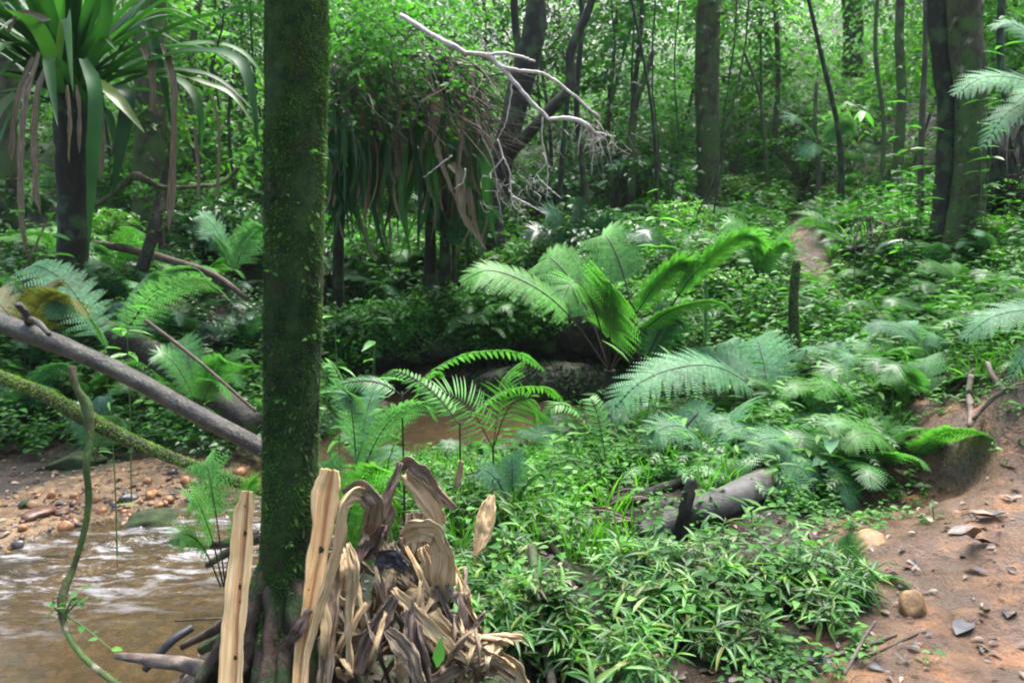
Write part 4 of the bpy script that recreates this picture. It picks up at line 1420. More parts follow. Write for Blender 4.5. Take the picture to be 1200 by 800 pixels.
log_thing('leaning_stick', [(623, 640, 3.9), (630, 700, 3.6), (640, 760, 3.4), (652, 830, 3.2)], [12, 12, 12, 14], 'bark_grey', 'grey brown stick rising out of the dark gap below the bamboo grass', 'stick')
log_thing('leaning_stick', [(676, 730, 3.5), (690, 780, 3.3), (705, 830, 3.1)], [6, 8, 9], 'twig', 'thin brown stick right of the dark gap below the bamboo grass', 'stick')
log_thing('ground_branch', [(905, 800), (955, 780), (1010, 762), (1050, 745)], [5, 6, 6, 4], 'twig', 'brown twig lying along the edge of the dirt path at the bottom', 'twig', seg=6)
log_thing('ground_branch', [(990, 790, 2.9), (1010, 752, 3.0), (1026, 728, 3.05)], [4, 5, 4], 'root', 'pale stick leaning up at the near edge of the path', 'stick', seg=6)
log_thing('ground_branch', [(1000, 775), (1030, 765), (1075, 745)], [3, 4, 3], 'twig', 'thin twig just above the pale leaning stick', 'twig', seg=6)
log_thing('dark_branch', [(980, 515), (1020, 507), (1055, 490)], [11, 12, 10], 'bark_dark', 'dark log end lying between the right hand ferns', 'branch')

trunk_thing('mossy_post', [(931, 432, 7.7), (932, 400, 7.7), (930, 350, 7.7), (934, 305, 7.7)], [15, 13, 11, 8], 'bark_dark', 'mossy broken post standing alone beside the path', 'post', moss=5000, mossmat='moss_bright', bump=.35, bf=9)

# pile of reddish twigs
tl = ['uppermost', 'second', 'third', 'fourth', 'fifth', 'sixth', 'seventh', 'eighth', 'ninth', 'tenth', 'eleventh', 'lowest']
for k in range(12):
    vv = 588 + k * 5.2
    uu = 725 + rng.normal(0, 18)
    g = on_ground(uu, vv)
    ang = rng.normal(-.35, .5)
    L = rng.uniform(.22, .5)
    d = np.array([math.cos(ang), math.sin(ang), 0]) * L * .5
    a = MB()
    e0, e1 = g - d, g + d
    e0[2] = Hs(e0[0], e0[1]) + .03
    e1[2] = Hs(e1[0], e1[1]) + .04
    tube(a, [e0, (e0 + e1) / 2 + [0, 0, .03], e1], [.006, .012, .006], n=10, seg=6, jit=.003)
    solo(a, 'twig', M['stone_red'] if k % 2 else M['twig'], g, '%s reddish brown twig of the pile left of the dark jagged stump' % tl[k], 'twig', 'pile of reddish twigs')

# surface roots of the eroded bank at right
for pts, ww, lab in [([(1157, 425, 5.7), (1163, 440, 5.6), (1176, 455, 5.5), (1184, 468, 5.4)], [6, 7, 6, 4], 'curved root upper right on the orange bank'),
                     ([(1138, 440, 5.8), (1135, 460, 5.7), (1138, 480, 5.5), (1136, 502, 5.3)], [7, 8, 8, 5], 'dark hanging root at the left edge of the orange bank'),
                     ([(1140, 492, 5.3), (1160, 478, 5.3), (1185, 476, 5.2), (1215, 478, 5.2)], [4, 7, 6, 5], 'root running level across the top of the orange bank'),
                     ([(1110, 470, 6), (1125, 450, 6), (1142, 432, 6)], [5, 6, 4], 'short root left of the orange bank')]:
    p = []
    for q in pts:
        z = P(*q)
        z[2] = max(z[2], Hs(z[0], z[1]) + .01)
        p.append(z)
    a = MB()
    tube(a, p, np.array(ww) * .5 * 5.5 / FPX, n=18, seg=8, bump=.2, bf=10)
    solo(a, 'root', M['root'], p[-1], lab, 'root', 'roots on the eroded bank')

# turf ledge that overhangs the far side of the pool
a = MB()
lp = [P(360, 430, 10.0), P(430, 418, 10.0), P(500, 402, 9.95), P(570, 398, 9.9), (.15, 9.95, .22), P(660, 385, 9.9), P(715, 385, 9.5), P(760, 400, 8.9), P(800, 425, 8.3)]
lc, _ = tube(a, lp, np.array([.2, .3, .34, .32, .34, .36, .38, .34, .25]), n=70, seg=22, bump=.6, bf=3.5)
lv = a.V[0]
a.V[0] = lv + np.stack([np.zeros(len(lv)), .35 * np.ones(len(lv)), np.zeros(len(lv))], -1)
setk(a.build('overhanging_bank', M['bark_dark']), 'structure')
lp2 = [P(480, 480, 9.6), P(560, 462, 9.6), P(640, 452, 9.5), P(760, 455, 9.0)]
a = MB()
lc2, _ = tube(a, lp2, np.array([.10, .22, .26, .2]), n=40, seg=16, bump=.4, bf=4)
b = MB()
moss_on(b, lc2, np.interp(np.linspace(0, 1, 40), [0, .33, .66, 1], [.10, .22, .26, .2]), 14000, .045, top=-.2)
t = thing('mossy_log', 'dark mossy log lying against the far edge of the brown pool', 'log', P(600, 470, 9.6))
a.build('wood', M['log_dark'], t, P(600, 470, 9.6))
b.build('moss', M['moss_dark'], t, P(600, 470, 9.6))

# hanging rootlets and straw under the undercut bank
a = MB()
for k in range(260):
    uu = rng.uniform(735, 845) if k % 3 else rng.uniform(480, 720)
    vv = rng.uniform(305, 350) if k % 3 else rng.uniform(345, 380)
    s = on_ground(uu, vv, 7) + [0, -.12, .05] if k % 3 else lc[rng.integers(5, 65)] + [rng.normal(0, .1), rng.uniform(.0, .2), -.1]
    e = s + [rng.normal(0, .06), -.05, -rng.uniform(.15, .65)]
    tube(a, [s, (s + e) / 2 + rng.normal(0, .03, 3), e], [.006, .004, .002], n=6, seg=3, cap=False)
o = a.build('hanging_rootlets', M['twig'])
setk(o, 'stuff')

# ================================================================== DRIED LEAVES AT THE FOOT OF THE TREE
dr = [  # points (u, v, Y), widths px, material, curl, crumple, label
    ([(291, 575, 2.86), (287, 600, 2.84), (282, 660, 2.78), (275, 730, 2.7), (272, 800, 2.62), (268, 880, 2.5)], [12, 24, 25, 29, 27, 25], 'wood_peel', .8, .006, 'yellow peeled strip with dark knots leaning on the left side of the mossy trunk'),
    ([(388, 550, 2.86), (383, 575, 2.84), (375, 640, 2.78), (364, 700, 2.7), (352, 780, 2.62), (345, 850, 2.5)], [25, 34, 27, 22, 17, 14], 'wood_peel', .7, .006, 'broad yellow peeled strip leaning on the right side of the mossy trunk'),
    ([(430, 582, 2.84), (412, 579, 2.76), (401, 592, 2.72), (393, 640, 2.7), (376, 700, 2.66), (360, 760, 2.6), (350, 830, 2.5)], [16, 24, 22, 20, 20, 18, 15], 'straw', .8, .006, 'bent straw strip crossing over the broad yellow strip'),
    ([(404, 580, 2.85), (425, 574, 2.82), (440, 590, 2.8), (437, 612, 2.82), (428, 622, 2.85)], [14, 26, 28, 24, 14], 'dead_leaf', 1.1, .01, 'brown curled leaf hooked behind the bent straw strip'),
    ([(408, 640, 2.8), (416, 665, 2.72), (413, 700, 2.7), (411, 740, 2.66), (410, 790, 2.62)], [8, 20, 16, 12, 6], 'straw', 1.0, .01, 'narrow straw leaf ending in a frayed point beside the strips'),
    ([(390, 645, 2.85), (392, 690, 2.8), (386, 740, 2.7), (378, 810, 2.6)], [12, 20, 22, 18], 'dead_leaf', .9, .012, 'brown ribbed leaf standing right of the broad yellow strip'),
    ([(469, 542, 3.1), (461, 568, 3.05), (447, 604, 3.0), (432, 634, 2.95), (420, 660, 2.9)], [7, 14, 18, 20, 14], 'dead_wet', .9, .008, 'tall narrow purplish leaf rising to a point behind the heap'),
    ([(468, 548, 3.15), (482, 542, 3.12), (500, 556, 3.1), (515, 578, 3.08), (535, 596, 3.05)], [12, 20, 24, 20, 8], 'dead_leaf', 1.2, .01, 'arched brown leaf at the top of the heap pointing right'),
    ([(474, 556, 3.14), (492, 572, 3.1), (508, 592, 3.08), (516, 615, 3.06)], [18, 26, 28, 18], 'straw', .9, .01, 'tan leaf under the arched brown leaf'),
    ([(484, 600, 3.0), (486, 630, 2.98), (478, 660, 2.95), (470, 690, 2.9)], [20, 36, 34, 20], 'dead_leaf', .7, .014, 'wide brown leaf standing in the middle of the heap'),
    ([(474, 628, 2.9), (490, 618, 2.86), (512, 622, 2.84), (524, 648, 2.84), (521, 684, 2.86), (512, 712, 2.88)], [16, 30, 36, 34, 30, 14], 'straw', 1.0, .01, 'large tan leaf curling over the right side of the heap'),
    ([(496, 640, 2.9), (506, 660, 2.88), (508, 690, 2.88)], [16, 26, 16], 'straw', .8, .01, 'short tan leaf tucked under the large curling leaf'),
    ([(462, 690, 2.8), (478, 705, 2.75), (500, 730, 2.7), (522, 752, 2.68), (548, 772, 2.66)], [8, 15, 17, 18, 10], 'straw', 1.3, .006, 'rolled pale leaf slanting down across the heap'),
    ([(505, 718, 2.76), (522, 742, 2.74), (540, 765, 2.72), (546, 782, 2.7)], [18, 34, 34, 16], 'straw', .9, .01, 'broad tan leaf below the rolled pale leaf'),
    ([(476, 716, 2.72), (484, 740, 2.68), (490, 770, 2.64), (502, 812, 2.6)], [14, 22, 24, 20], 'dead_wet', 1.0, .014, 'shiny grey leaf standing at the front of the heap'),
    ([(463, 700, 2.8), (450, 722, 2.76), (434, 750, 2.72), (418, 790, 2.66)], [12, 22, 24, 16], 'dead_wet', 1.1, .01, 'dark glossy leaf pointing down left from the heap'),
    ([(455, 738, 2.7), (470, 750, 2.66), (486, 768, 2.62), (496, 800, 2.58)], [10, 24, 26, 18], 'dead_leaf', 1.2, .012, 'reddish curled leaf low at the front of the heap'),
    ([(420, 650, 2.95), (440, 640, 2.92), (452, 615, 2.92)], [16, 26, 14], 'dead_wet', .9, .015, 'dark crumpled leaf in the hollow behind the straw strips'),
    ([(440, 655, 2.9), (462, 652, 2.88), (478, 664, 2.86)], [18, 26, 20], 'litter_grey', .8, .015, 'wet grey leaf in the centre of the heap'),
    ([(535, 754, 2.8), (560, 749, 2.82), (590, 746, 2.85), (612, 748, 2.88)], [12, 13, 12, 8], 'straw', 1.2, .006, 'flat tan strip lying right of the heap'),
    ([(500, 800, 2.62), (530, 784, 2.66), (558, 770, 2.72), (566, 764, 2.74)], [12, 18, 16, 8], 'dead_leaf', 1.2, .01, 'brown curled strip at the foot of the heap'),
    ([(550, 772, 2.8), (580, 772, 2.82), (604, 784, 2.8), (618, 806, 2.78)], [22, 30, 26, 14], 'straw', .8, .012, 'frayed tan leaf at the lower right end of the heap'),
    ([(576, 580, 3.6), (572, 598, 3.55), (565, 625, 3.5), (556, 652, 3.45)], [5, 20, 22, 6], 'straw', .9, .012, 'small fan shaped straw leaf caught in the bamboo grass'),
    ([(541, 540, 4.2), (539, 556, 4.2), (536, 572, 4.2)], [5, 9, 4], 'straw', .9, .01, 'tiny straw leaf in the grass above the heap'),
    ([(330, 760, 2.66), (352, 740, 2.64), (366, 715, 2.68)], [10, 16, 8], 'dead_wet', 1, .01, 'dark wet leaf leaning on the tree roots'),
    ([(445, 580, 3.1), (452, 600, 3.08), (448, 640, 3.05)], [14, 22, 16], 'dead_leaf', .9, .012, 'brown leaf left of the tall narrow purplish leaf'),
]
for pts, ww, mt, cu, cr, lab in dr:
    p = [P(*q) for q in pts]
    Ym = np.mean([q[2] for q in pts])
    a = MB()
    ribbon(a, p, np.array(ww, float) * Ym / FPX * 1.05, n=64, cols=13, nrm=(.1, -1, .25), kink=True, groove=.28 if mt == 'wood_peel' else 0, ragged=.16, curl=cu * (.45 if mt == 'wood_peel' else .7), crumple=cr * (1.0 if mt == 'wood_peel' else 1.7), twist=rng.normal(0, .35))
    o = solo(a, 'dried_leaf', M[mt], p[-1], lab, 'dried leaf', 'dried strap leaves heaped at the foot of the mossy tree')
    md = o.modifiers.new('thickness', 'SOLIDIFY')
    md.thickness = .0018
    if mt == 'wood_peel':
        cc = catmull(p, 60)
        for kk in ([9, 17, 28, 31, 42] if pts[0][0] < 300 else [24]):
            kb = rock_mb({9: .004, 17: .009, 28: .008, 31: .005, 42: .009, 24: .014}[kk], (.8, .5, 1.3), kk, 2, .4)
            ko = kb.build('knot', M['bark_dark'], o)
            ko.location = tuple(cc[kk] + [rng.normal(.010, .005), -.010, 0] - p[-1])
for k in range(90):
    uu = rng.uniform(375, 575)
    vv = rng.uniform(max(640, 640 + (uu - 520) * 2), 800)
    Y0 = np.interp(vv, [640, 800], [2.95, 2.6]) + .06
    ang = rng.uniform(0, 2 * PI)
    thin = k % 2 == 0
    if thin:
        ang = rng.normal(1.45, .35)
    L = rng.uniform(30, 75) if thin else rng.uniform(14, 38)
    vv = min(vv, 790 - L * .5)
    vv = max(vv, 640 + L * .6)
    a = MB()
    q0 = P(uu - math.cos(ang) * L, vv - math.sin(ang) * L * .8, Y0 + .05)
    q1 = P(uu, vv, Y0 - .04)
    q2 = P(uu + math.cos(ang) * L, vv + math.sin(ang) * L * .8, Y0 + .04)
    ribbon(a, [q0, q1, q2], np.array([8, 24, 20, 6]) * 2.8 / FPX * (rng.uniform(.3, .55) if thin else rng.uniform(.6, 1.1)), n=22, cols=7, nrm=norm(np.array([rng.normal(0, .5), -1, rng.normal(.3, .4)])), kink=True, ragged=.3, curl=rng.uniform(.2, .7), crumple=.02, twist=rng.normal(0, 1.2))
    mt = ['dead_leaf', 'dead_wet', 'straw', 'dead_leaf', 'straw'][k % 5]
    o = solo(a, 'dead_leaf', M[mt], q1, 'crumpled %s leaf fragment packed inside the heap below the standing dried leaves' % {'dead_leaf': 'brown', 'dead_wet': 'dark wet', 'straw': 'tan'}[mt], 'dried leaf',
             'crumpled %s fragments inside the leaf heap' % {'dead_leaf': 'brown', 'dead_wet': 'dark wet', 'straw': 'tan'}[mt])
    md = o.modifiers.new('thickness', 'SOLIDIFY')
    md.thickness = .0015
a = MB()
inst(LANCE3[0], LANCE3[1], np.array([P(512, 782, 2.5)]), frames(np.array([[.15, .0, 1.]]), np.array([[0, -1., .1]])), .10, 0, a, wscale=1.5)
solo(a, 'fresh_leaf', M['fern_bright'], P(512, 782, 2.5), 'single fresh yellow green leaf upright in front of the heap', 'leaf')

# ================================================================== STONES


def stone(u, v, wpx, hpx, mat, label, group=None, seed=None, res=2, rough=.25, name='stone', cat='stone', lift=.25):
    g = on_ground(u, v)
    r = wpx * .5 * g[1] / FPX
    a = rock_mb(r, (1, .8, hpx / wpx * 1.1), rng.random() * 50, res, rough)
    o = solo(a, name, M[mat], (0, 0, 0), label, cat, group)
    o.location = (g[0], g[1], g[2] + r * hpx / wpx * lift)
    o.rotation_euler = (0, 0, rng.random() * 3)
    return o


stone(90, 545, 66, 30, 'stone_moss', 'rounded mossy boulder on the dark bank under the logs', res=4, name='boulder', cat='boulder')
stone(182, 618, 70, 34, 'stone_moss', 'dark mossy rock at the head of the rapids', res=4, name='boulder', cat='boulder')
stone(170, 625, 40, 22, 'stone_grey', 'black ribbed rock end below the mossy rock at the rapids', res=3, rough=.4)
stone(150, 587, 26, 14, 'stone_grey', 'small black pointed stone above the mossy rock', res=3)
stone(42, 606, 46, 15, 'stone_red', 'flat reddish slab on the gravel bar at left', res=3)
stone(30, 594, 20, 12, 'stone_moss', 'small green grey stone above the flat reddish slab', res=3)
for uu, vv, ss, lab in [(61, 584, 17, 'orange stone standing above the right end of the flat slab'), (87, 583, 13, 'orange stone right of the one above the slab'),
                        (27, 621, 16, 'orange stone below the flat reddish slab'), (78, 618, 20, 'large orange stone in the middle of the gravel bar'), (45, 583, 10, 'small orange stone left of the one above the slab'),
                        (172, 566, 14, 'orange stone at the back of the gravel near the logs'), (176, 583, 17, 'reddish orange stone near the black pointed stone'),
                        (112, 588, 14, 'orange stone behind the crooked upright stick'), (120, 600, 16, 'orange stone right of the crooked upright stick'), (137, 640, 14, 'orange stone at the edge of the running water'),
                        (218, 566, 18, 'yellow stone in the shallow water under the mossy branch')]:
    stone(uu, vv, ss, ss * .75, 'stone_orange', lab, 'orange stones of the gravel bar')
nn = {'stone_red': 'reddish', 'stone_grey': 'dark grey', 'stone_orange': 'orange', 'stone_tan': 'ochre'}
for k in range(210):
    uu = rng.uniform(70, 290) if k < 160 else rng.uniform(-10, 160)
    vv = rng.uniform(572, 640) if k < 160 else rng.uniform(575, 660)
    if uu > 190:
        vv = rng.uniform(555, 600)
    ss = rng.uniform(4, 11) if rng.random() < .85 else rng.uniform(11, 19)
    mt = ['stone_red', 'stone_grey', 'stone_orange', 'stone_tan', 'stone_red', 'stone_grey', 'stone_red'][k % 7]
    stone(uu, vv, ss, ss * rng.uniform(.45, .8), mt, 'small %s pebble scattered on the gravel bar beside the stream' % nn[mt], '%s pebbles on the gravel bar' % nn[mt], res=2)
stone(1070, 716, 40, 38, 'stone_tan', 'ochre rock at the edge of the path beside the bamboo grass', res=4, name='rock', cat='rock')
stone(1018, 640, 60, 26, 'stone_tan', 'orange brown clay lump at the edge of the path', res=4, name='clay_lump', cat='clay lump', rough=.4, lift=-.1)

# ================================================================== LEAF LITTER ON THE PATH


def litter_leaf(u, v, wpx, mat, label, group=None, kind='broad'):
    g = on_ground(u, v)
    L = wpx * g[1] / FPX
    a = MB()
    tm = blade(7, .45 if kind == 'broad' else .28, rng.uniform(-.3, .3), rng.uniform(.2, .7), .4)
    V = tm[0].copy()
    V[:, 2] += .10 * fbm(V[:, 0] * 4 + rng.random() * 9, V[:, 1] * 4, 1, 2)
    a.add(V * L, tm[1])
    o = solo(a, 'litter_leaf', M[mat], (0, 0, 0), label, 'dead leaf', group)
    o.location = (g[0], g[1], g[2] + .012 + L * .04)
    o.rotation_euler = (rng.normal(0, .18), rng.normal(0, .18), rng.random() * 6.28)
    return o


for uu, vv, ss, mt, lab in [(1120, 748, 52, 'litter_grey', 'large blue grey leaf lying on the path near the bottom right'), (1140, 636, 44, 'litter_tan', 'big tan leaf curled up in the middle of the path'),
                            (1110, 630, 36, 'litter_dark', 'dark leaf left of the big tan leaf on the path'), (1180, 728, 40, 'litter_grey', 'grey leaf at the right edge of the path'),
                            (1190, 760, 30, 'litter_dark', 'dark leaf at the lower right corner of the path'), (1078, 566, 34, 'litter_tan', 'tan leaf at the upper end of the near path'),
                            (1062, 574, 26, 'litter_grey', 'grey leaf under the tan leaf at the upper end of the near path'), (1190, 552, 20, 'fern_brown', 'yellow leaf on the path at the right edge'),
                            (1168, 612, 32, 'litter_tan', 'tan leaf close to the right edge of the path'), (1145, 608, 34, 'litter_grey', 'wet grey leaf above the big tan leaf'),
                            (1128, 668, 30, 'litter_grey', 'silvery leaf below the big tan leaf'), (975, 780, 36, 'litter_grey', 'dark grey leaf at the bottom edge left of the path'),
                            (1015, 785, 24, 'litter_grey', 'lilac grey leaf at the bottom edge of the path'), (1005, 325, 22, 'litter_grey', 'pale blue leaf beside the upper path'),
                            (1165, 640, 26, 'litter_dark', 'brown leaf right of the big tan leaf'), (1125, 470, 20, 'litter_grey', 'purple grey leaf beside the eroded bank')]:
    litter_leaf(uu, vv, ss, mt, lab, 'large fallen leaves on the path')
nm = {'litter_tan': 'tan', 'litter_dark': 'dark brown', 'litter_grey': 'wet grey'}
for k in range(84):
    uu = rng.uniform(1050, 1215)
    vv = rng.uniform(545, 800)
    if k > 70:
        uu, vv = rng.uniform(900, 1060), rng.uniform(755, 800)
    mt = ['litter_tan', 'litter_dark', 'litter_grey', 'litter_dark', 'litter_tan'][k % 5]
    litter_leaf(uu, vv, rng.uniform(6, 17), mt, 'small %s fallen leaf scattered on the dirt path' % nm[mt], 'small %s leaves on the path' % nm[mt], kind='b' if k % 2 else 'broad')

# ================================================================== GROUND COVER


def scatter(n, ulo, uhi, Ylo, Yhi, pw=1.0, dp=.1, ds=.12):
    uu = rng.uniform(ulo, uhi, n)
    Yy = Ylo + (Yhi - Ylo) * rng.random(n) ** pw
    x = (uu - 600) / FPX * Yy
    k = (dist_poly(x, Yy, PATH) > dp) & (dist_poly(x, Yy, STREAM) > ds)
    x, Yy = x[k], Yy[k]
    z = H(x, Yy)
    return np.stack([x, Yy, z], -1)


def clumps(pts, n_st, h, n_lf, leaf, tmpl, mat, name, stemw=.0018, kind='stuff', lean=.35, flat=.4, ldz=-.1):
    """leafy herb clumps: several stems each with alternate leaves"""
    c = np.repeat(pts, n_st, 0)
    hh = h * (.4 + .9 * rng.random(len(c)))
    c = c + np.stack([rng.normal(0, .05, len(c)), rng.normal(0, .05, len(c)), np.zeros(len(c))], -1)
    d = norm(np.stack([rng.normal(0, lean, len(c)), rng.normal(0, lean, len(c)) - .1, np.ones(len(c))], -1))
    s = np.linspace(.3, 1, n_lf)[None, :, None]
    pos = c[:, None] + d[:, None] * s * hh[:, None, None]
    az = rng.random((len(c), 1)) * 6.28 + np.arange(n_lf)[None] * 2.4
    ld = norm(np.stack([np.cos(az), np.sin(az), np.full_like(az, ldz) + .3 * rng.random(az.shape)], -1))
    mb = MB()
    pos, ld = pos.reshape(-1, 3), ld.reshape(-1, 3)
    inst(tmpl[0], tmpl[1], pos, frames(ld, rand_up(len(pos), flat)), leaf * (.5 + .8 * rng.random(len(pos))), 0, mb)
    if stemw:
        tip = c + d * hh[:, None]
        sx = np.array([stemw, 0, 0])
        VV = np.stack([c - sx, c + sx, tip], 1).reshape(-1, 3)
        mb.add(VV, np.arange(len(VV)).reshape(-1, 3), 1)
    o = mb.build(name, [M[mat], M['stem_green']])
    o['kind'] = kind
    return o


def not_hollow(p):
    """leaves the littered hollow round the thick grey log bare"""
    u_ = 600 + FPX * p[:, 0] / p[:, 1]
    v_ = 250 + FPX * (CAMZ - p[:, 2]) / p[:, 1]
    return p[((u_ - 790) / 125) ** 2 + ((v_ - 617) / 40) ** 2 > 1 + .8 * fbm(p[:, 0], p[:, 1], 4, 2)]


def patchy(p, f=.8, thr=-.1, s=0.0):
    return p[fbm(p[:, 0] + s, p[:, 1] - s, f, 3) > thr]


g1 = scatter(5200, -150, 1350, 7.0, 22, 1.0)
clumps(patchy(g1, .6, -.25), 2, .38, 8, .085, LEAF_R, 'herb', 'undergrowth_herbs')
g2 = scatter(4200, -150, 1350, 8.0, 22, 1.0)
clumps(patchy(g2, .5, -.05, 9), 2, .55, 9, .11, LEAF_R, 'crown_a', 'undergrowth_shrubs')
# low green cover right of the stream and on the slope beside the path
g3 = scatter(6000, 700, 1260, 4.9, 12, .8, .04)
clumps(patchy(not_hollow(g3), 1.3, -.2, 3), 2, .16, 8, .05, LEAF_R, 'herb', 'low_herbs')
g4 = scatter(1300, 350, 800, 4.6, 7.4, 1, .1, .12)
clumps(not_hollow(g4), 2, .17, 8, .06, LEAF_R, 'herb', 'bank_herbs')
g7 = not_hollow(scatter(520, 640, 1230, 4.9, 10.5, .8, .06))
clumps(g7, 2, .42, 8, .12, LANCE3, 'herb', 'broad_leaved_herbs', stemw=.003)
g8 = scatter(300, 380, 780, 8.5, 13, 1)
clumps(g8, 2, .5, 8, .14, LANCE3, 'crown_a', 'bank_broad_leaves', stemw=.003)
# left bank beyond the gravel
g5 = scatter(2200, -120, 400, 6.9, 13, 1)
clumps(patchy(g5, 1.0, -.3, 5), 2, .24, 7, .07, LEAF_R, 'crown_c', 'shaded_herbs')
# herbs spilling over the edge of the undercut bank behind the pool
e = []
for k in range(1500):
    uu = rng.uniform(380, 900)
    vv = np.interp(uu, [390, 460, 560, 700, 780, 900], [395, 330, 322, 320, 300, 300]) + abs(rng.normal(0, 42))
    e.append(on_ground(uu, vv, 7, 16) + [0, -.05, 0])
for k in range(1500):
    q = lc[rng.integers(1, 69)]
    th = rng.uniform(-.5, 2.2)
    e.append(q + [rng.normal(0, .08), .35 - .36 * math.cos(th) * rng.uniform(.7, 1.05), .33 * math.sin(th) - .03])
clumps(np.array(e), 2, .34, 9, .075, LEAF_R, 'herb', 'bank_edge_herbs', lean=.6, ldz=-.3)
g6 = scatter(3200, 780, 1230, 2.6, 9, .8, -.5)
d6 = dist_poly(g6[:, 0], g6[:, 1], PATH)
g6 = g6[(d6 > -.28) & (d6 < .35) & (fbm(g6[:, 0], g6[:, 1], 2.2, 3) > -.02)]
clumps(g6, 1, .09, 6, .045, LEAF_R, 'herb', 'path_side_seedlings')
# grass blades
e = [lc[rng.integers(0, 70)] + [rng.normal(0, .1), rng.uniform(.0, .3), rng.uniform(-.1, .2)] for k in range(40)]
gg = np.concatenate([scatter(1500, 780, 1250, 5.0, 12, .8, .0), scatter(260, 380, 760, 4, 6.5, 1)])
mb = MB()
c = np.repeat(gg, 7, 0) + rng.normal(0, .025, (len(gg) * 7, 3)) * [1, 1, 0]
d = norm(np.stack([rng.normal(0, .4, len(c)), rng.normal(0, .4, len(c)), np.ones(len(c))], -1))
inst(LANCE[0], LANCE[1], c, frames(d, norm(rng.normal(0, 1, d.shape))), .2 * (.4 + rng.random(len(c))), 0, mb, wscale=.3)
setk(mb.build('grass', M['crown_b']), 'stuff')

# bamboo grass in the foreground: arching stems with whorls of lance leaves
pts = []
for k in range(2100):
    uu = rng.uniform(485, 1095)
    vlo = np.interp(uu, [505, 560, 700, 760, 850, 1000, 1075], [560, 560, 620, 650, 640, 660, 690])
    vhi = np.interp(uu, [505, 560, 650, 720, 800, 900, 1000, 1075], [690, 730, 770, 790, 770, 735, 725, 715])
    vv = rng.uniform(vlo, vhi)
    g = on_ground(uu, vv + 22 + rng.normal(0, 12))
    pts.append(g)
pts = not_hollow(np.array(pts))
pts = pts[(dist_poly(pts[:, 0], pts[:, 1], PATH) > -.05 + .25 * fbm(pts[:, 0], pts[:, 1], 3, 2)) & (fbm(pts[:, 0] + 3, pts[:, 1], 2.9, 3) > .0)]
mb = MB()
n = len(pts)
hh = rng.uniform(.05, .22, n) + .16 * np.clip(fbm(pts[:, 0], pts[:, 1] + 9, 1.8, 3), -.1, 1)
d = norm(np.stack([rng.normal(0, .35, n), rng.normal(-.15, .35, n), np.ones(n)], -1))
tip = pts + d * hh[:, None]
nl = 7
az = rng.random((n, 1)) * 6.28 + np.arange(nl)[None] * (2 * PI / nl) + rng.normal(0, .25, (n, nl))
ld = norm(np.stack([np.cos(az), np.sin(az) - .15, rng.normal(.1, .45, (n, nl))], -1)).reshape(-1, 3)
pos = (tip[:, None] - d[:, None] * (hh[:, None, None] * rng.random((n, nl, 1)) * .35)).reshape(-1, 3)
inst(LANCE[0], LANCE[1], pos, frames(ld, rand_up(len(pos), .35)), .115 * (.35 + .9 * rng.random(len(pos))), 0, mb, wscale=.85)
sx = np.array([.0022, 0, 0])
VV = np.stack([pts - sx, pts + sx, tip], 1).reshape(-1, 3)
mb.add(VV, np.arange(len(VV)).reshape(-1, 3), 1)
setk(mb.build('bamboo_grass', [M['grass'], M['stem_green']]), 'stuff')

# other leaves mixed through the bamboo grass
gx_ = np.array([on_ground(rng.uniform(500, 1060), rng.uniform(590, 770)) for k in range(150)])
gx_ = gx_[dist_poly(gx_[:, 0], gx_[:, 1], PATH) > -.05]
clumps(gx_, 1, .3, 7, .06, LEAF_R, 'herb', 'mixed_herbs')
# mixed leaf litter over the forest floor
lt = np.concatenate([scatter(6500, -50, 1250, 2.4, 9, .8, .0, .05), scatter(260, 850, 1250, 2.2, 6, .8, -1.0, .1)])
lt[:, 2] += .012
mb = MB()
inst(LEAF_R[0], LEAF_R[1], lt, frames(rand_dirs(len(lt), -.15, .15), rand_up(len(lt), .35)), .05 * (.4 + .9 * rng.random(len(lt))), 0, mb)
setk(mb.build('leaf_litter', M['litter']), 'stuff')
# fine dead twigs
mb = MB()
tw = np.concatenate([scatter(800, 300, 1250, 2.4, 9, .8, -.2, .05), scatter(500, 60, 330, 7, 12, 1), scatter(700, 640, 920, 4.3, 6.2, 1)])
for q in tw:
    a_ = rng.random() * 6.28
    L = rng.uniform(.05, .2)
    dd = np.array([math.cos(a_), math.sin(a_), rng.normal(0, .12)]) * L
    tube(mb, [q + [0, 0, .01], q + dd * .5 + rng.normal(0, .008, 3) + [0, 0, .015], q + dd + [0, 0, .01]], [.0022, .002, .001], n=4, seg=3, cap=False)
setk(mb.build('twig_litter', M['twig']), 'stuff')

# small ferns through the undergrowth (uncounted)
def fern_cloud(pts, L, mat, name, nf=5, pairs=13):
    mb = MB()
    tm = MB()
    frond_mb(tm, (0, 0, 0), (0, 1, -.15), .42, .28, pairs, 'bi', 0, 0, 1, .006, .1, .12, sub=6)
    TV = np.concatenate(tm.V)
    n = len(pts) * nf
    c = np.repeat(pts, nf, 0)
    az = np.repeat(rng.random(len(pts)) * 6.28, nf) + np.tile(np.arange(nf) * 6.28 / nf, len(pts)) + rng.normal(0, .3, n)
    d = norm(np.stack([np.cos(az), np.sin(az), rng.uniform(.1, .7, n)], -1))
    R = frames(d, rand_up(n, .2))
    S = L * rng.uniform(.6, 1.25, n)
    V = np.einsum('nij,kj->nki', R, TV) * S[:, None, None] + c[:, None]
    off = np.arange(n) * len(TV)
    mb.V.append(V.reshape(-1, 3))
    mb.UV.append(np.zeros((n * len(TV), 2)))
    for f, m_ in tm.F:
        mb.F.append(((f[None] + off[:, None, None]).reshape(-1, f.shape[1]), m_))
    mb.n = n * len(TV)
    return setk(mb.build(name, [M[mat], M['stem_dark']]), 'stuff')


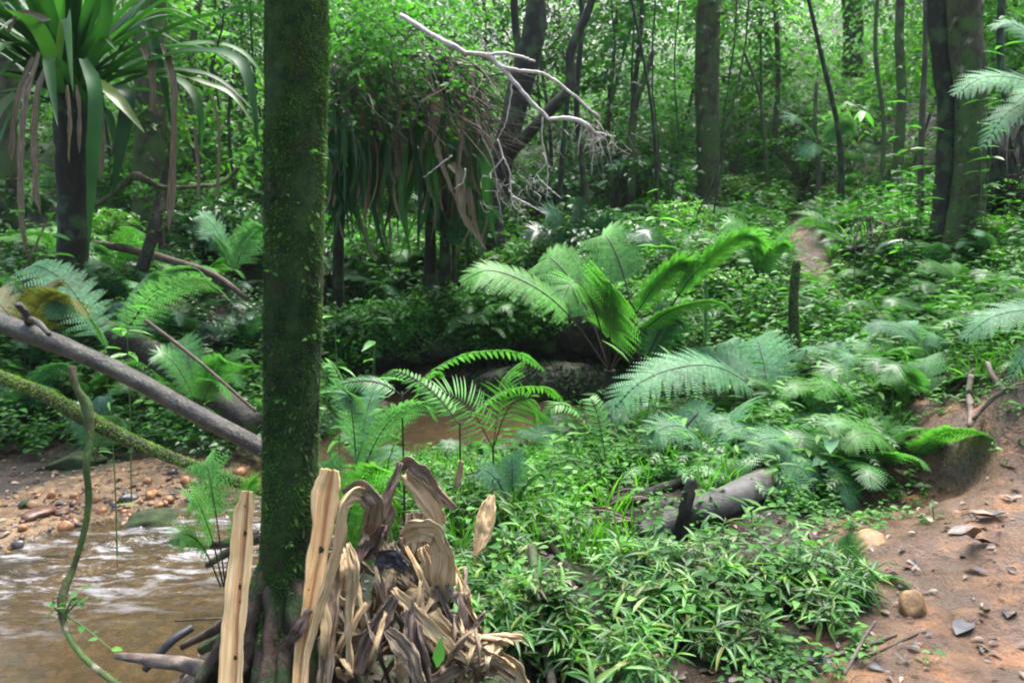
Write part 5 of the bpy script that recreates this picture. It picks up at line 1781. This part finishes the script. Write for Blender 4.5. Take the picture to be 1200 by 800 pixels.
fern_cloud(patchy(scatter(260, 720, 1250, 5.0, 12, .8, .05), 1, -.3), .42, 'fern_mid', 'low_ferns')
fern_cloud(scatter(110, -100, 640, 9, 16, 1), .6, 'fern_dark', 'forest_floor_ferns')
lp_ = []
for k in range(46):
    th = rng.uniform(-.1, 1.5)
    lp_.append(lc[rng.integers(2, 68)] + [0, .35 - .34 * math.cos(th), .3 * math.sin(th)])
fern_cloud(np.array(lp_), .42, 'fern_mid', 'ledge_ferns')
fern_cloud(scatter(70, 720, 1300, 11, 17, 1), .7, 'fern_mid', 'slope_ferns')

# ================================================================== NAMED FERNS
g = on_ground(712, 462, 6)
g = np.array([g[0], 8.0, Hs(g[0], 8.0)]) if g[1] > 8.6 else g
F0 = P(714, 455, 7.4)
fern(F0, [(716, 332, 6.7, .85, .16, .9, dict(hang=.25, bare=.25)), (632, 306, 8.0, .7, .22, .7, dict(bare=.3)),
          (540, 330, 7.2, .6, .22, .55, dict(bare=.3)), (868, 372, 6.9, .55, .25, .3, dict(bare=.3)), (812, 312, 7.4, .7, .22, .6, dict(bare=.35)), (660, 350, 6.6, .6, .3, .6, dict(bare=.35))],
     'large bright green tree fern leaning over the dark undercut bank', 'fern_bright', 'tree_fern', cat='tree fern', pairs=34, sub=12, rr=.009, hang=.16, trunk=.15)
fern(P(752, 430, 7.6), [(900, 290, 7.3, .62, .27, .45, dict(bare=.3, hang=.06, ang=60)), (700, 285, 8.1, .6, .3, .6, dict(bare=.4))], 'tall bright fern frond on a dark stalk spreading right above the undercut bank', 'fern_bright', pairs=36, rr=.009)
fern(P(826, 420, 8.2), [(827, 330, 7.9, .5, .1, 1.3, dict(hang=.3, bare=.2))], 'upright silvery round fern frond standing against the dark bank', 'fern_blue', pairs=26)
fern(P(578, 575, 4.8), [(632, 492, 4.6, .55, .5, .9), (500, 474, 4.8, .4, .35, .8), (600, 440, 5.1, .4, .3, .8)], 'bright comb like fern frond in front of the brown pool', 'fern_bright',
     pairs=26, hang=.25, style='uni', trunk=.26, trunk_r=.12)
fern(P(474, 600, 4.3), [(640, 436, 4.7, .2, .2, .5, dict(bare=.08)), (385, 462, 4.2, .18, .2, .5, dict(bare=.1))], 'tall slender fern with dark stem beside the mossy trunk', 'fern_mid',
     style='uni', pairs=26, hang=.2, ang=58, trunk=.64, trunk_r=.1)
fern(P(540, 610, 4.5), [(660, 470, 4.9, .2, .2, .5, dict(bare=.1)), (446, 440, 4.8, .18, .18, .5, dict(bare=.1))], 'tall slender fern with dark stem in front of the pool', 'fern_bright', style='uni', pairs=24, hang=.2, ang=58, trunk=.55, trunk_r=.1)
fern(P(436, 590, 4.6), [(520, 440, 4.8, .2, .25, .5), (380, 430, 4.5, .2, .25, .5)], 'slender arching fern behind the tall ones beside the mossy trunk', 'fern_bright', style='uni', pairs=22, hang=.2, ang=58)
fern(P(420, 560, 4.3), [(512, 492, 4.2, .36, .35, .5), (405, 478, 4.1, .32, .45, .6), (448, 455, 4.6, .3, .3, .5)], 'frosty blue green fern just right of the mossy trunk', 'fern_blue', pairs=22)
fern(P(712, 545, 5.4), [(634, 500, 5.2, .22, .45, .3), (688, 470, 5.6, .2, .3, .3)], 'short arching fern at the right end of the pool', 'fern_bright', pairs=22, style='uni', fat=1.1)
fern(P(900, 470, 6.6), [(704, 500, 5.9, .62, .24, .5), (742, 446, 6.7, .55, .2, .45), (884, 396, 7.2, .6, .15, .5), (800, 425, 7.0, .55, .2, .5)], 'wide feathery pale green fern reaching left over the end of the pool', 'fern_blue', pairs=34, sub=13, rr=.005)
fern(P(835, 535, 5.8), [(760, 520, 5.5, .45, .28, .5), (925, 548, 5.4, .42, .28, .4), (890, 470, 6.1, .45, .2, .5), (800, 478, 6.1, .42, .2, .5)], 'pale green fern above the thick grey log', 'fern_blue', pairs=26)
fern(P(880, 470, 7.0), [(965, 436, 6.9, .35, .25, .3), (815, 440, 6.9, .4, .25, .4), (850, 400, 7.4, .35, .2, .4)], 'silver tinted fern left of the mossy post', 'fern_blue', pairs=26)
fern(P(960, 548, 5.5), [(876, 528, 5.3, .42, .22, .5), (1042, 520, 5.4, .42, .22, .4), (1000, 602, 5.0, .4, .3, .5), (916, 598, 5.0, .4, .3, .5), (955, 492, 5.9, .4, .15, .4)], 'blue green fern clump above the edge of the path', 'fern_blue', pairs=26, sub=10)
fern(P(1045, 480, 6.7), [(1122, 378, 7.2, .6, .2, .45), (965, 440, 6.5, .55, .22, .5), (1112, 436, 6.5, .5, .25, .45), (1010, 398, 7.2, .5, .15, .5), (955, 500, 6.1, .45, .25, .5), (1105, 505, 6.0, .45, .3, .5)], 'big feathery green fern right of the mossy post', 'fern_mid', pairs=32, sub=12, rr=.005)
fsp = [(742, 470), (775, 500), (800, 455), (838, 430), (905, 520), (925, 470), (985, 470), (1000, 545), (1010, 430), (1060, 530), (1080, 455), (1090, 400), (1120, 350), (1050, 380)]
for q_, (uu, vv) in enumerate(sorted(fsp)):
    b_ = on_ground(uu, vv + 14, 4)
    t = thing('fern', 'low spreading fern, %s from left between the pool and the path' % ORD[q_], 'fern', b_, 'low ferns between the pool and the path')
    nf_ = 6
    for k in range(nf_):
        az = k * 6.28 / nf_ + rng.normal(0, .3)
        L_ = rng.uniform(.4, .68)
        mb = MB()
        frond_mb(mb, b_, b_ + np.array([math.cos(az) * L_, math.sin(az) * L_ * .8 - .08, rng.uniform(.1, .26)]), rng.uniform(.28, .42), rng.uniform(.2, .32), 24, 'bi', rng.uniform(.1, .5), rr=.003, sub=9)
        mb.build('frond', [M[['fern_blue', 'fern_mid', 'fern_bright', 'fern_mid'][q_ % 4]], M['stem_dark']], t, b_)
for area, grp, pts_, mats_, LL in [
        ('on the bank behind the left gravel bar', 'low ferns on the left bank', [(20, 352), (58, 425), (112, 468), (165, 352), (196, 392), (228, 335), (246, 462), (284, 402), (28, 480), (268, 300), (132, 318), (210, 480), (70, 300)],
         ['fern_mid', 'fern_blue', 'fern_dark', 'fern_bright', 'fern_mid'], .8),
        ('on the near edge of the brown pool', 'low ferns at the near edge of the pool', [(405, 508), (448, 528), (492, 545), (560, 540), (615, 538), (662, 530), (700, 515)], ['fern_mid', 'fern_bright', 'fern_blue'], .42),
        ('along the bank top behind the pool', 'low ferns behind the pool', [(395, 385), (430, 330), (470, 352), (510, 318), (545, 362), (590, 322), (625, 352), (655, 318), (800, 318), (840, 300)],
         ['fern_dark', 'fern_mid', 'fern_blue', 'fern_mid'], .8),
        ('on the grassy slope by the twin trunks', 'low ferns on the right slope', [(1040, 335), (1085, 312), (1130, 345), (1160, 300), (1185, 345), (1010, 300), (1100, 380)],
         ['fern_mid', 'fern_bright', 'fern_blue'], .55)]:
    for q_, (uu, vv) in enumerate(sorted(pts_)):
        b_ = on_ground(uu, vv + 8, 4)
        t = thing('fern', 'low arching fern, %s from left %s' % (ORD[q_], area), 'fern', b_, grp)
        for k in range(6):
            az = k * 6.28 / 6 + rng.normal(0, .35)
            L_ = LL * rng.uniform(.7, 1.2)
            mb = MB()
            frond_mb(mb, b_, b_ + np.array([math.cos(az) * L_, math.sin(az) * L_ * .8 - .1, rng.uniform(.1, .35) * LL / .6]), LL * rng.uniform(.4, .62), rng.uniform(.2, .34), 22, 'bi', rng.uniform(.1, .6), rr=.004, sub=7)
            mb.build('frond', [M[mats_[q_ % len(mats_)]], M['stem_dark']], t, b_)
fern(P(1290, 400, 5.2), [(1128, 398, 5.2, .42, .22, .45), (1180, 450, 5.0, .3, .3, .3)], 'blue green fern frond reaching in from the right edge', 'fern_blue', pairs=28, fat=1.2)
fern(P(1290, 170, 7.0), [(1118, 112, 6.9, .6, .22, .6), (1150, 175, 6.6, .5, .3, .5), (1160, 30, 7.4, .5, .2, .5), (1190, 120, 6.6, .5, .2, .5)], 'grey green tree fern hanging in at the upper right corner', 'fern_blue', 'tree_fern', cat='tree fern', pairs=30)
fern(P(1000, 700, 3.95), [(992, 628, 3.95, .24, .08, 1.2, dict(hang=.1, bare=.15)), (1066, 686, 3.75, .15, .25, .4), (1050, 662, 3.9, .12, .25, .4)], 'small triangular fern beside the ochre rock', 'fern_mid', pairs=20)
fern(P(130, 420, 7.6), [(276, 358, 7.3, .5, .3, .55), (20, 330, 8.0, .6, .3, .4), (190, 330, 8.2, .5, .3, .5), (60, 372, 7.0, .5, .35, .5)], 'leafy fern with a long blue green frond behind the grey log', 'fern_blue', pairs=28, fat=1.15)
fern(P(30, 400, 7.2), [(100, 370, 6.9, .6, .35, .5), (-40, 350, 7.2, .6, .3, .4), (70, 335, 7.6, .5, .3, .4)], 'browning fern above the left end of the grey log', 'fern_brown', pairs=26)
fern(P(235, 480, 6.9), [(180, 420, 6.8, .4, .3, .5), (268, 428, 6.8, .45, .3, .6), (210, 400, 7.2, .4, .25, .5), (270, 470, 6.6, .35, .4, .5)], 'dark fern growing over the rotting log', 'fern_mid', pairs=24)
fern(P(110, 540, 6.2), [(90, 480, 6.2, .35, .35, .5), (150, 500, 6.1, .35, .35, .5), (125, 470, 6.4, .3, .35, .5)], 'low fern between the grey log and the mossy branch', 'fern_dark', pairs=22)
fern(P(262, 690, 3.6), [(225, 585, 3.5, .34, .2, .8, dict(bare=.35)), (300, 560, 3.7, .3, .15, .8, dict(bare=.3)), (240, 540, 3.8, .3, .2, .8, dict(bare=.4)), (205, 640, 3.4, .2, .35, .8, dict(bare=.3))], 'airy yellow green bracken hanging over the rapids',
     'fern_bright', pairs=18, sub=8, fat=.75)
fern(P(400, 640, 3.9), [(385, 540, 4.0, .3, .15, .8), (450, 560, 3.8, .3, .35, .6), (430, 520, 4.1, .3, .2, .7)], 'bright low fern between the mossy trunk and the leaf heap', 'fern_bright', pairs=20, sub=9)
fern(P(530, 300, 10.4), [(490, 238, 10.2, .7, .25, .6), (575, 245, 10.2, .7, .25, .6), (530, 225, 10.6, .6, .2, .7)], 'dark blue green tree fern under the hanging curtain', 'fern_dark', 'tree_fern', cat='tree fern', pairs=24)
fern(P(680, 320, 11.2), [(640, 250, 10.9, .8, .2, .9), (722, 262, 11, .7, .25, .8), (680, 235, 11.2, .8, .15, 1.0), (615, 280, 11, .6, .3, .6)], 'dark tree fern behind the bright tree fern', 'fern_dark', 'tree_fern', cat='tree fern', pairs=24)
fern(P(275, 320, 9.8), [(232, 255, 9.7, .5, .25, .5), (312, 270, 9.6, .6, .25, .5), (240, 280, 9.3, .5, .3, .5), (300, 245, 10, .5, .2, .6)], 'grey green fern left of the mossy trunk on the far bank', 'fern_blue', pairs=24)
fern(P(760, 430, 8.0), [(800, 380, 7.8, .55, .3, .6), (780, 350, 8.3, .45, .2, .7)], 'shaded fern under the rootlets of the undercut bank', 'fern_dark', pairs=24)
fern(P(600, 400, 10.0), [(560, 378, 9.7, .4, .3, .4), (640, 375, 9.7, .4, .3, .4), (600, 360, 10, .35, .2, .6), (520, 395, 9.6, .35, .3, .4)], 'fern drooping over the far edge of the pool', 'fern_mid', pairs=22)
fern(P(890, 330, 9.6), [(850, 262, 9.7, .6, .25, .5), (925, 290, 9.5, .5, .3, .4), (890, 285, 9.5, .5, .3, .5), (950, 262, 10, .5, .25, .4)], 'light green fern on the crest between the tree fern and the path', 'fern_bright', pairs=24)
fern(P(600, 600, 4.5), [(560, 555, 4.5, .25, .3, .5), (640, 560, 4.5, .25, .3, .5), (600, 535, 4.7, .25, .25, .6)], 'low fern at the upper edge of the bamboo grass', 'fern_blue', pairs=20)
fern(P(960, 175, 14), [(925, 140, 13.8, .8, .25, .5), (1000, 150, 13.8, .8, .25, .5), (940, 185, 13.6, .6, .3, .5)], 'pale fern deep in the forest above the path', 'fern_blue', pairs=18)

# ================================================================== BROAD LEAVED PLANTS


def herb_plant(base, stems, nl, leaf, mat, label, cat='plant', name='leafy_plant', wsc=1.0, tmpl=LANCE3, group=None, stem='stem_green', lo=.35, dz=-.1, spread=1.0):
    t = thing(name, label, cat, base, group)
    a = MB()
    b = MB()
    for tp in stems:
        e = np.asarray(tp, float)
        c, tg = tube(a, [base, (base + e) / 2 + rng.normal(0, .02, 3), e], [.006, .004, .002], n=10, seg=5, cap=False)
        s = np.linspace(lo, 1, nl)
        pos = c[(s * 9).astype(int)]
        az = rng.random() * 6.28 + np.arange(nl) * 2.4
        ld = norm(np.stack([np.cos(az) * spread, np.sin(az) * spread, np.full(nl, dz) + .3 * rng.random(nl)], -1))
        inst(tmpl[0], tmpl[1], pos, frames(ld, rand_up(nl, .25)), leaf * rng.uniform(.7, 1.2, nl), 0, b, wscale=wsc)
    a.build('stem', M[stem], t, base)
    b.build('leaves', M[mat], t, base)
    return t


def G(u, v, Y):
    q = P(u, v, Y)
    q[2] = Hs(q[0], q[1])
    return q


herb_plant(G(775, 300, 8.6), [P(772, 222, 8.5)], 6, .22, 'sapling', 'young sapling with a few big pale leaves above the bright tree fern', 'sapling', 'leafy_sapling', 1.6, lo=.8)
herb_plant(G(440, 570, 5.0), [P(440, 400, 5.0), P(425, 470, 4.9)], 7, .22, 'sapling', 'bright plant with long arching leaves right of the mossy trunk', wsc=.9)
herb_plant(G(392, 520, 5.3), [P(392, 370, 5.3), P(380, 430, 5.2)], 8, .24, 'sapling', 'yellow green arching leaved plant touching the right side of the mossy trunk', wsc=.5)
herb_plant(G(145, 460, 6.1), [P(148, 360, 6.0)], 7, .20, 'sapling', 'light green leafy sprig growing on the broken stump', wsc=1.0, lo=.8)
herb_plant(G(120, 440, 5.2), [P(122, 408, 5.0)], 4, .13, 'sapling', 'yellow green shoots on top of the long grey log', wsc=.5, lo=.4)
herb_plant(G(750, 490, 6.6), [P(738, 425, 6.4), P(768, 430, 6.4), P(790, 420, 6.5)], 5, .24, 'sapling', 'clump of upright sword leaves at the right end of the pool', wsc=.5, dz=.8)
herb_plant(G(885, 640, 4.4), [P(880, 590, 4.4), P(900, 580, 4.5)], 8, .15, 'herb', 'broad grass like plant in front of the thick grey log', wsc=.8, dz=.3)
herb_plant(G(1010, 520, 5.4), [P(940, 520, 5.2), P(965, 500, 5.2)], 5, .2, 'fern_blue', 'plant with big pale rounded leaves among the right hand ferns', wsc=1.6)
herb_plant(G(1085, 600, 4.5), [P(1075, 600, 4.4), P(1092, 585, 4.4)], 6, .08, 'herb', 'small seedling growing in the clay beside the path', wsc=1.2)
herb_plant(G(435, 320, 9.8), [P(430, 285, 9.6), P(445, 295, 9.6)], 10, .2, 'sapling', 'bright leafy rosette at the foot of the hanging curtain', wsc=1.0)
herb_plant(G(1012, 150, 9), [P(1012, 95, 8.5)], 5, .2, 'fern_bright', 'bright hanging leaves near the leaning sapling', wsc=1.3, lo=.9, dz=-.7)
herb_plant(G(1070, 240, 9), [P(1065, 120, 8.8), P(1055, 160, 8.8), P(1090, 150, 8.8), P(1050, 200, 8.8), P(1085, 195, 8.6)], 14, .2, 'sapling', 'bright leafy sapling left of the twin trunks', 'sapling', wsc=1.2)
herb_plant(P(76, 720, 3.85), [P(62, 700, 3.8), P(112, 700, 3.75), P(130, 760, 3.6), P(95, 690, 3.9)], 5, .055, 'herb', 'small leaves sprouting from the crooked upright stick', wsc=2.0)
herb_plant(G(1165, 120, 9), [P(1180, 20, 8.8), P(1150, 60, 8.8)], 14, .2, 'sapling', 'bright leaves behind the upper right fern', 'sapling', wsc=1.2)
herb_plant(G(20, 340, 8.6), [P(30, 222, 8.4), P(60, 250, 8.4)], 6, .3, 'sapling', 'yellow green broad leaves in front of the screw pine trunk', wsc=1.2, lo=.8)

# leafy shrubs that can be told apart, copied over the banks
def shrub_proto(mat, h, leaf, nb):
    t = bpy.data.objects.new('leafy_shrub', None)
    COL.objects.link(t)
    a = MB()
    b = MB()
    cs = []
    for k in range(nb):
        e = np.array([rng.normal(0, h * .35), rng.normal(0, h * .35), h * rng.uniform(.45, 1)])
        tube(a, [(0, 0, -.05), e * [.4, .4, .6], e], [.012, .008, .003], n=7, seg=4, cap=False)
        cs.append(e)
    a.build('stems', M['twig'], t)
    twigs_leaves(np.array(cs), np.full(nb, h * .2), 7, 7, h * .35, leaf, LEAF_R, b)
    b.build('leaves', M[mat], t)
    return t


sp = [shrub_proto('crown_a', .8, .085, 16), shrub_proto('crown_b', .6, .075, 14), shrub_proto('crown_c', .9, .10, 16), shrub_proto('sapling', .5, .09, 10)]
sk = ['mid green', 'yellow green', 'dark green', 'bright green']
pl = [(455, 320, 0, 1), (500, 325, 1, 1), (540, 330, 0, .9), (585, 340, 1, .9), (640, 335, 0, .8), (410, 345, 2, 1), (690, 315, 2, 1), (250, 300, 2, 1), (215, 280, 0, 1.1), (130, 300, 1, 1), (290, 320, 2, .9), (30, 280, 0, 1.2),
      (800, 280, 1, .9), (860, 245, 1, 1), (905, 250, 1, .9), (780, 255, 0, 1.2), (1010, 240, 3, 1), (1050, 225, 1, 1), (985, 255, 1, .8), (720, 250, 2, 1.3), (620, 270, 2, 1.3), (1075, 280, 3, .7), (1160, 300, 1, .7), (1190, 330, 1, .6),
      (1040, 300, 1, .6), (820, 380, 3, .6), (850, 360, 1, .7), (880, 420, 3, .5), (985, 330, 1, .45), (470, 365, 0, .8), (560, 385, 2, .7), (420, 400, 2, .8), (330, 380, 2, .9), (1180, 260, 1, .9), (370, 250, 2, 1.3), (940, 225, 0, 1.2)]
pl.sort()
first = set()
for q, (uu, vv, k, s) in enumerate(pl):
    o = sp[k] if k not in first else copy_tree(sp[k])
    first.add(k)
    g = on_ground(uu, vv, 6)
    o.location = (g[0], g[1], g[2] - .03)
    o.scale = (s, s, s)
    o.rotation_euler = (0, 0, rng.random() * 6.28)
    lab = ('leafy %s shrub, %s from the left among the shrubs on the banks' % (sk[k], ORD[q])) if q < 18 else ('leafy %s shrub, %s from the right among the shrubs on the banks' % (sk[k], ORD[len(pl) - 1 - q]))
    tag(o, lab, 'shrub', 'leafy shrubs on the banks')
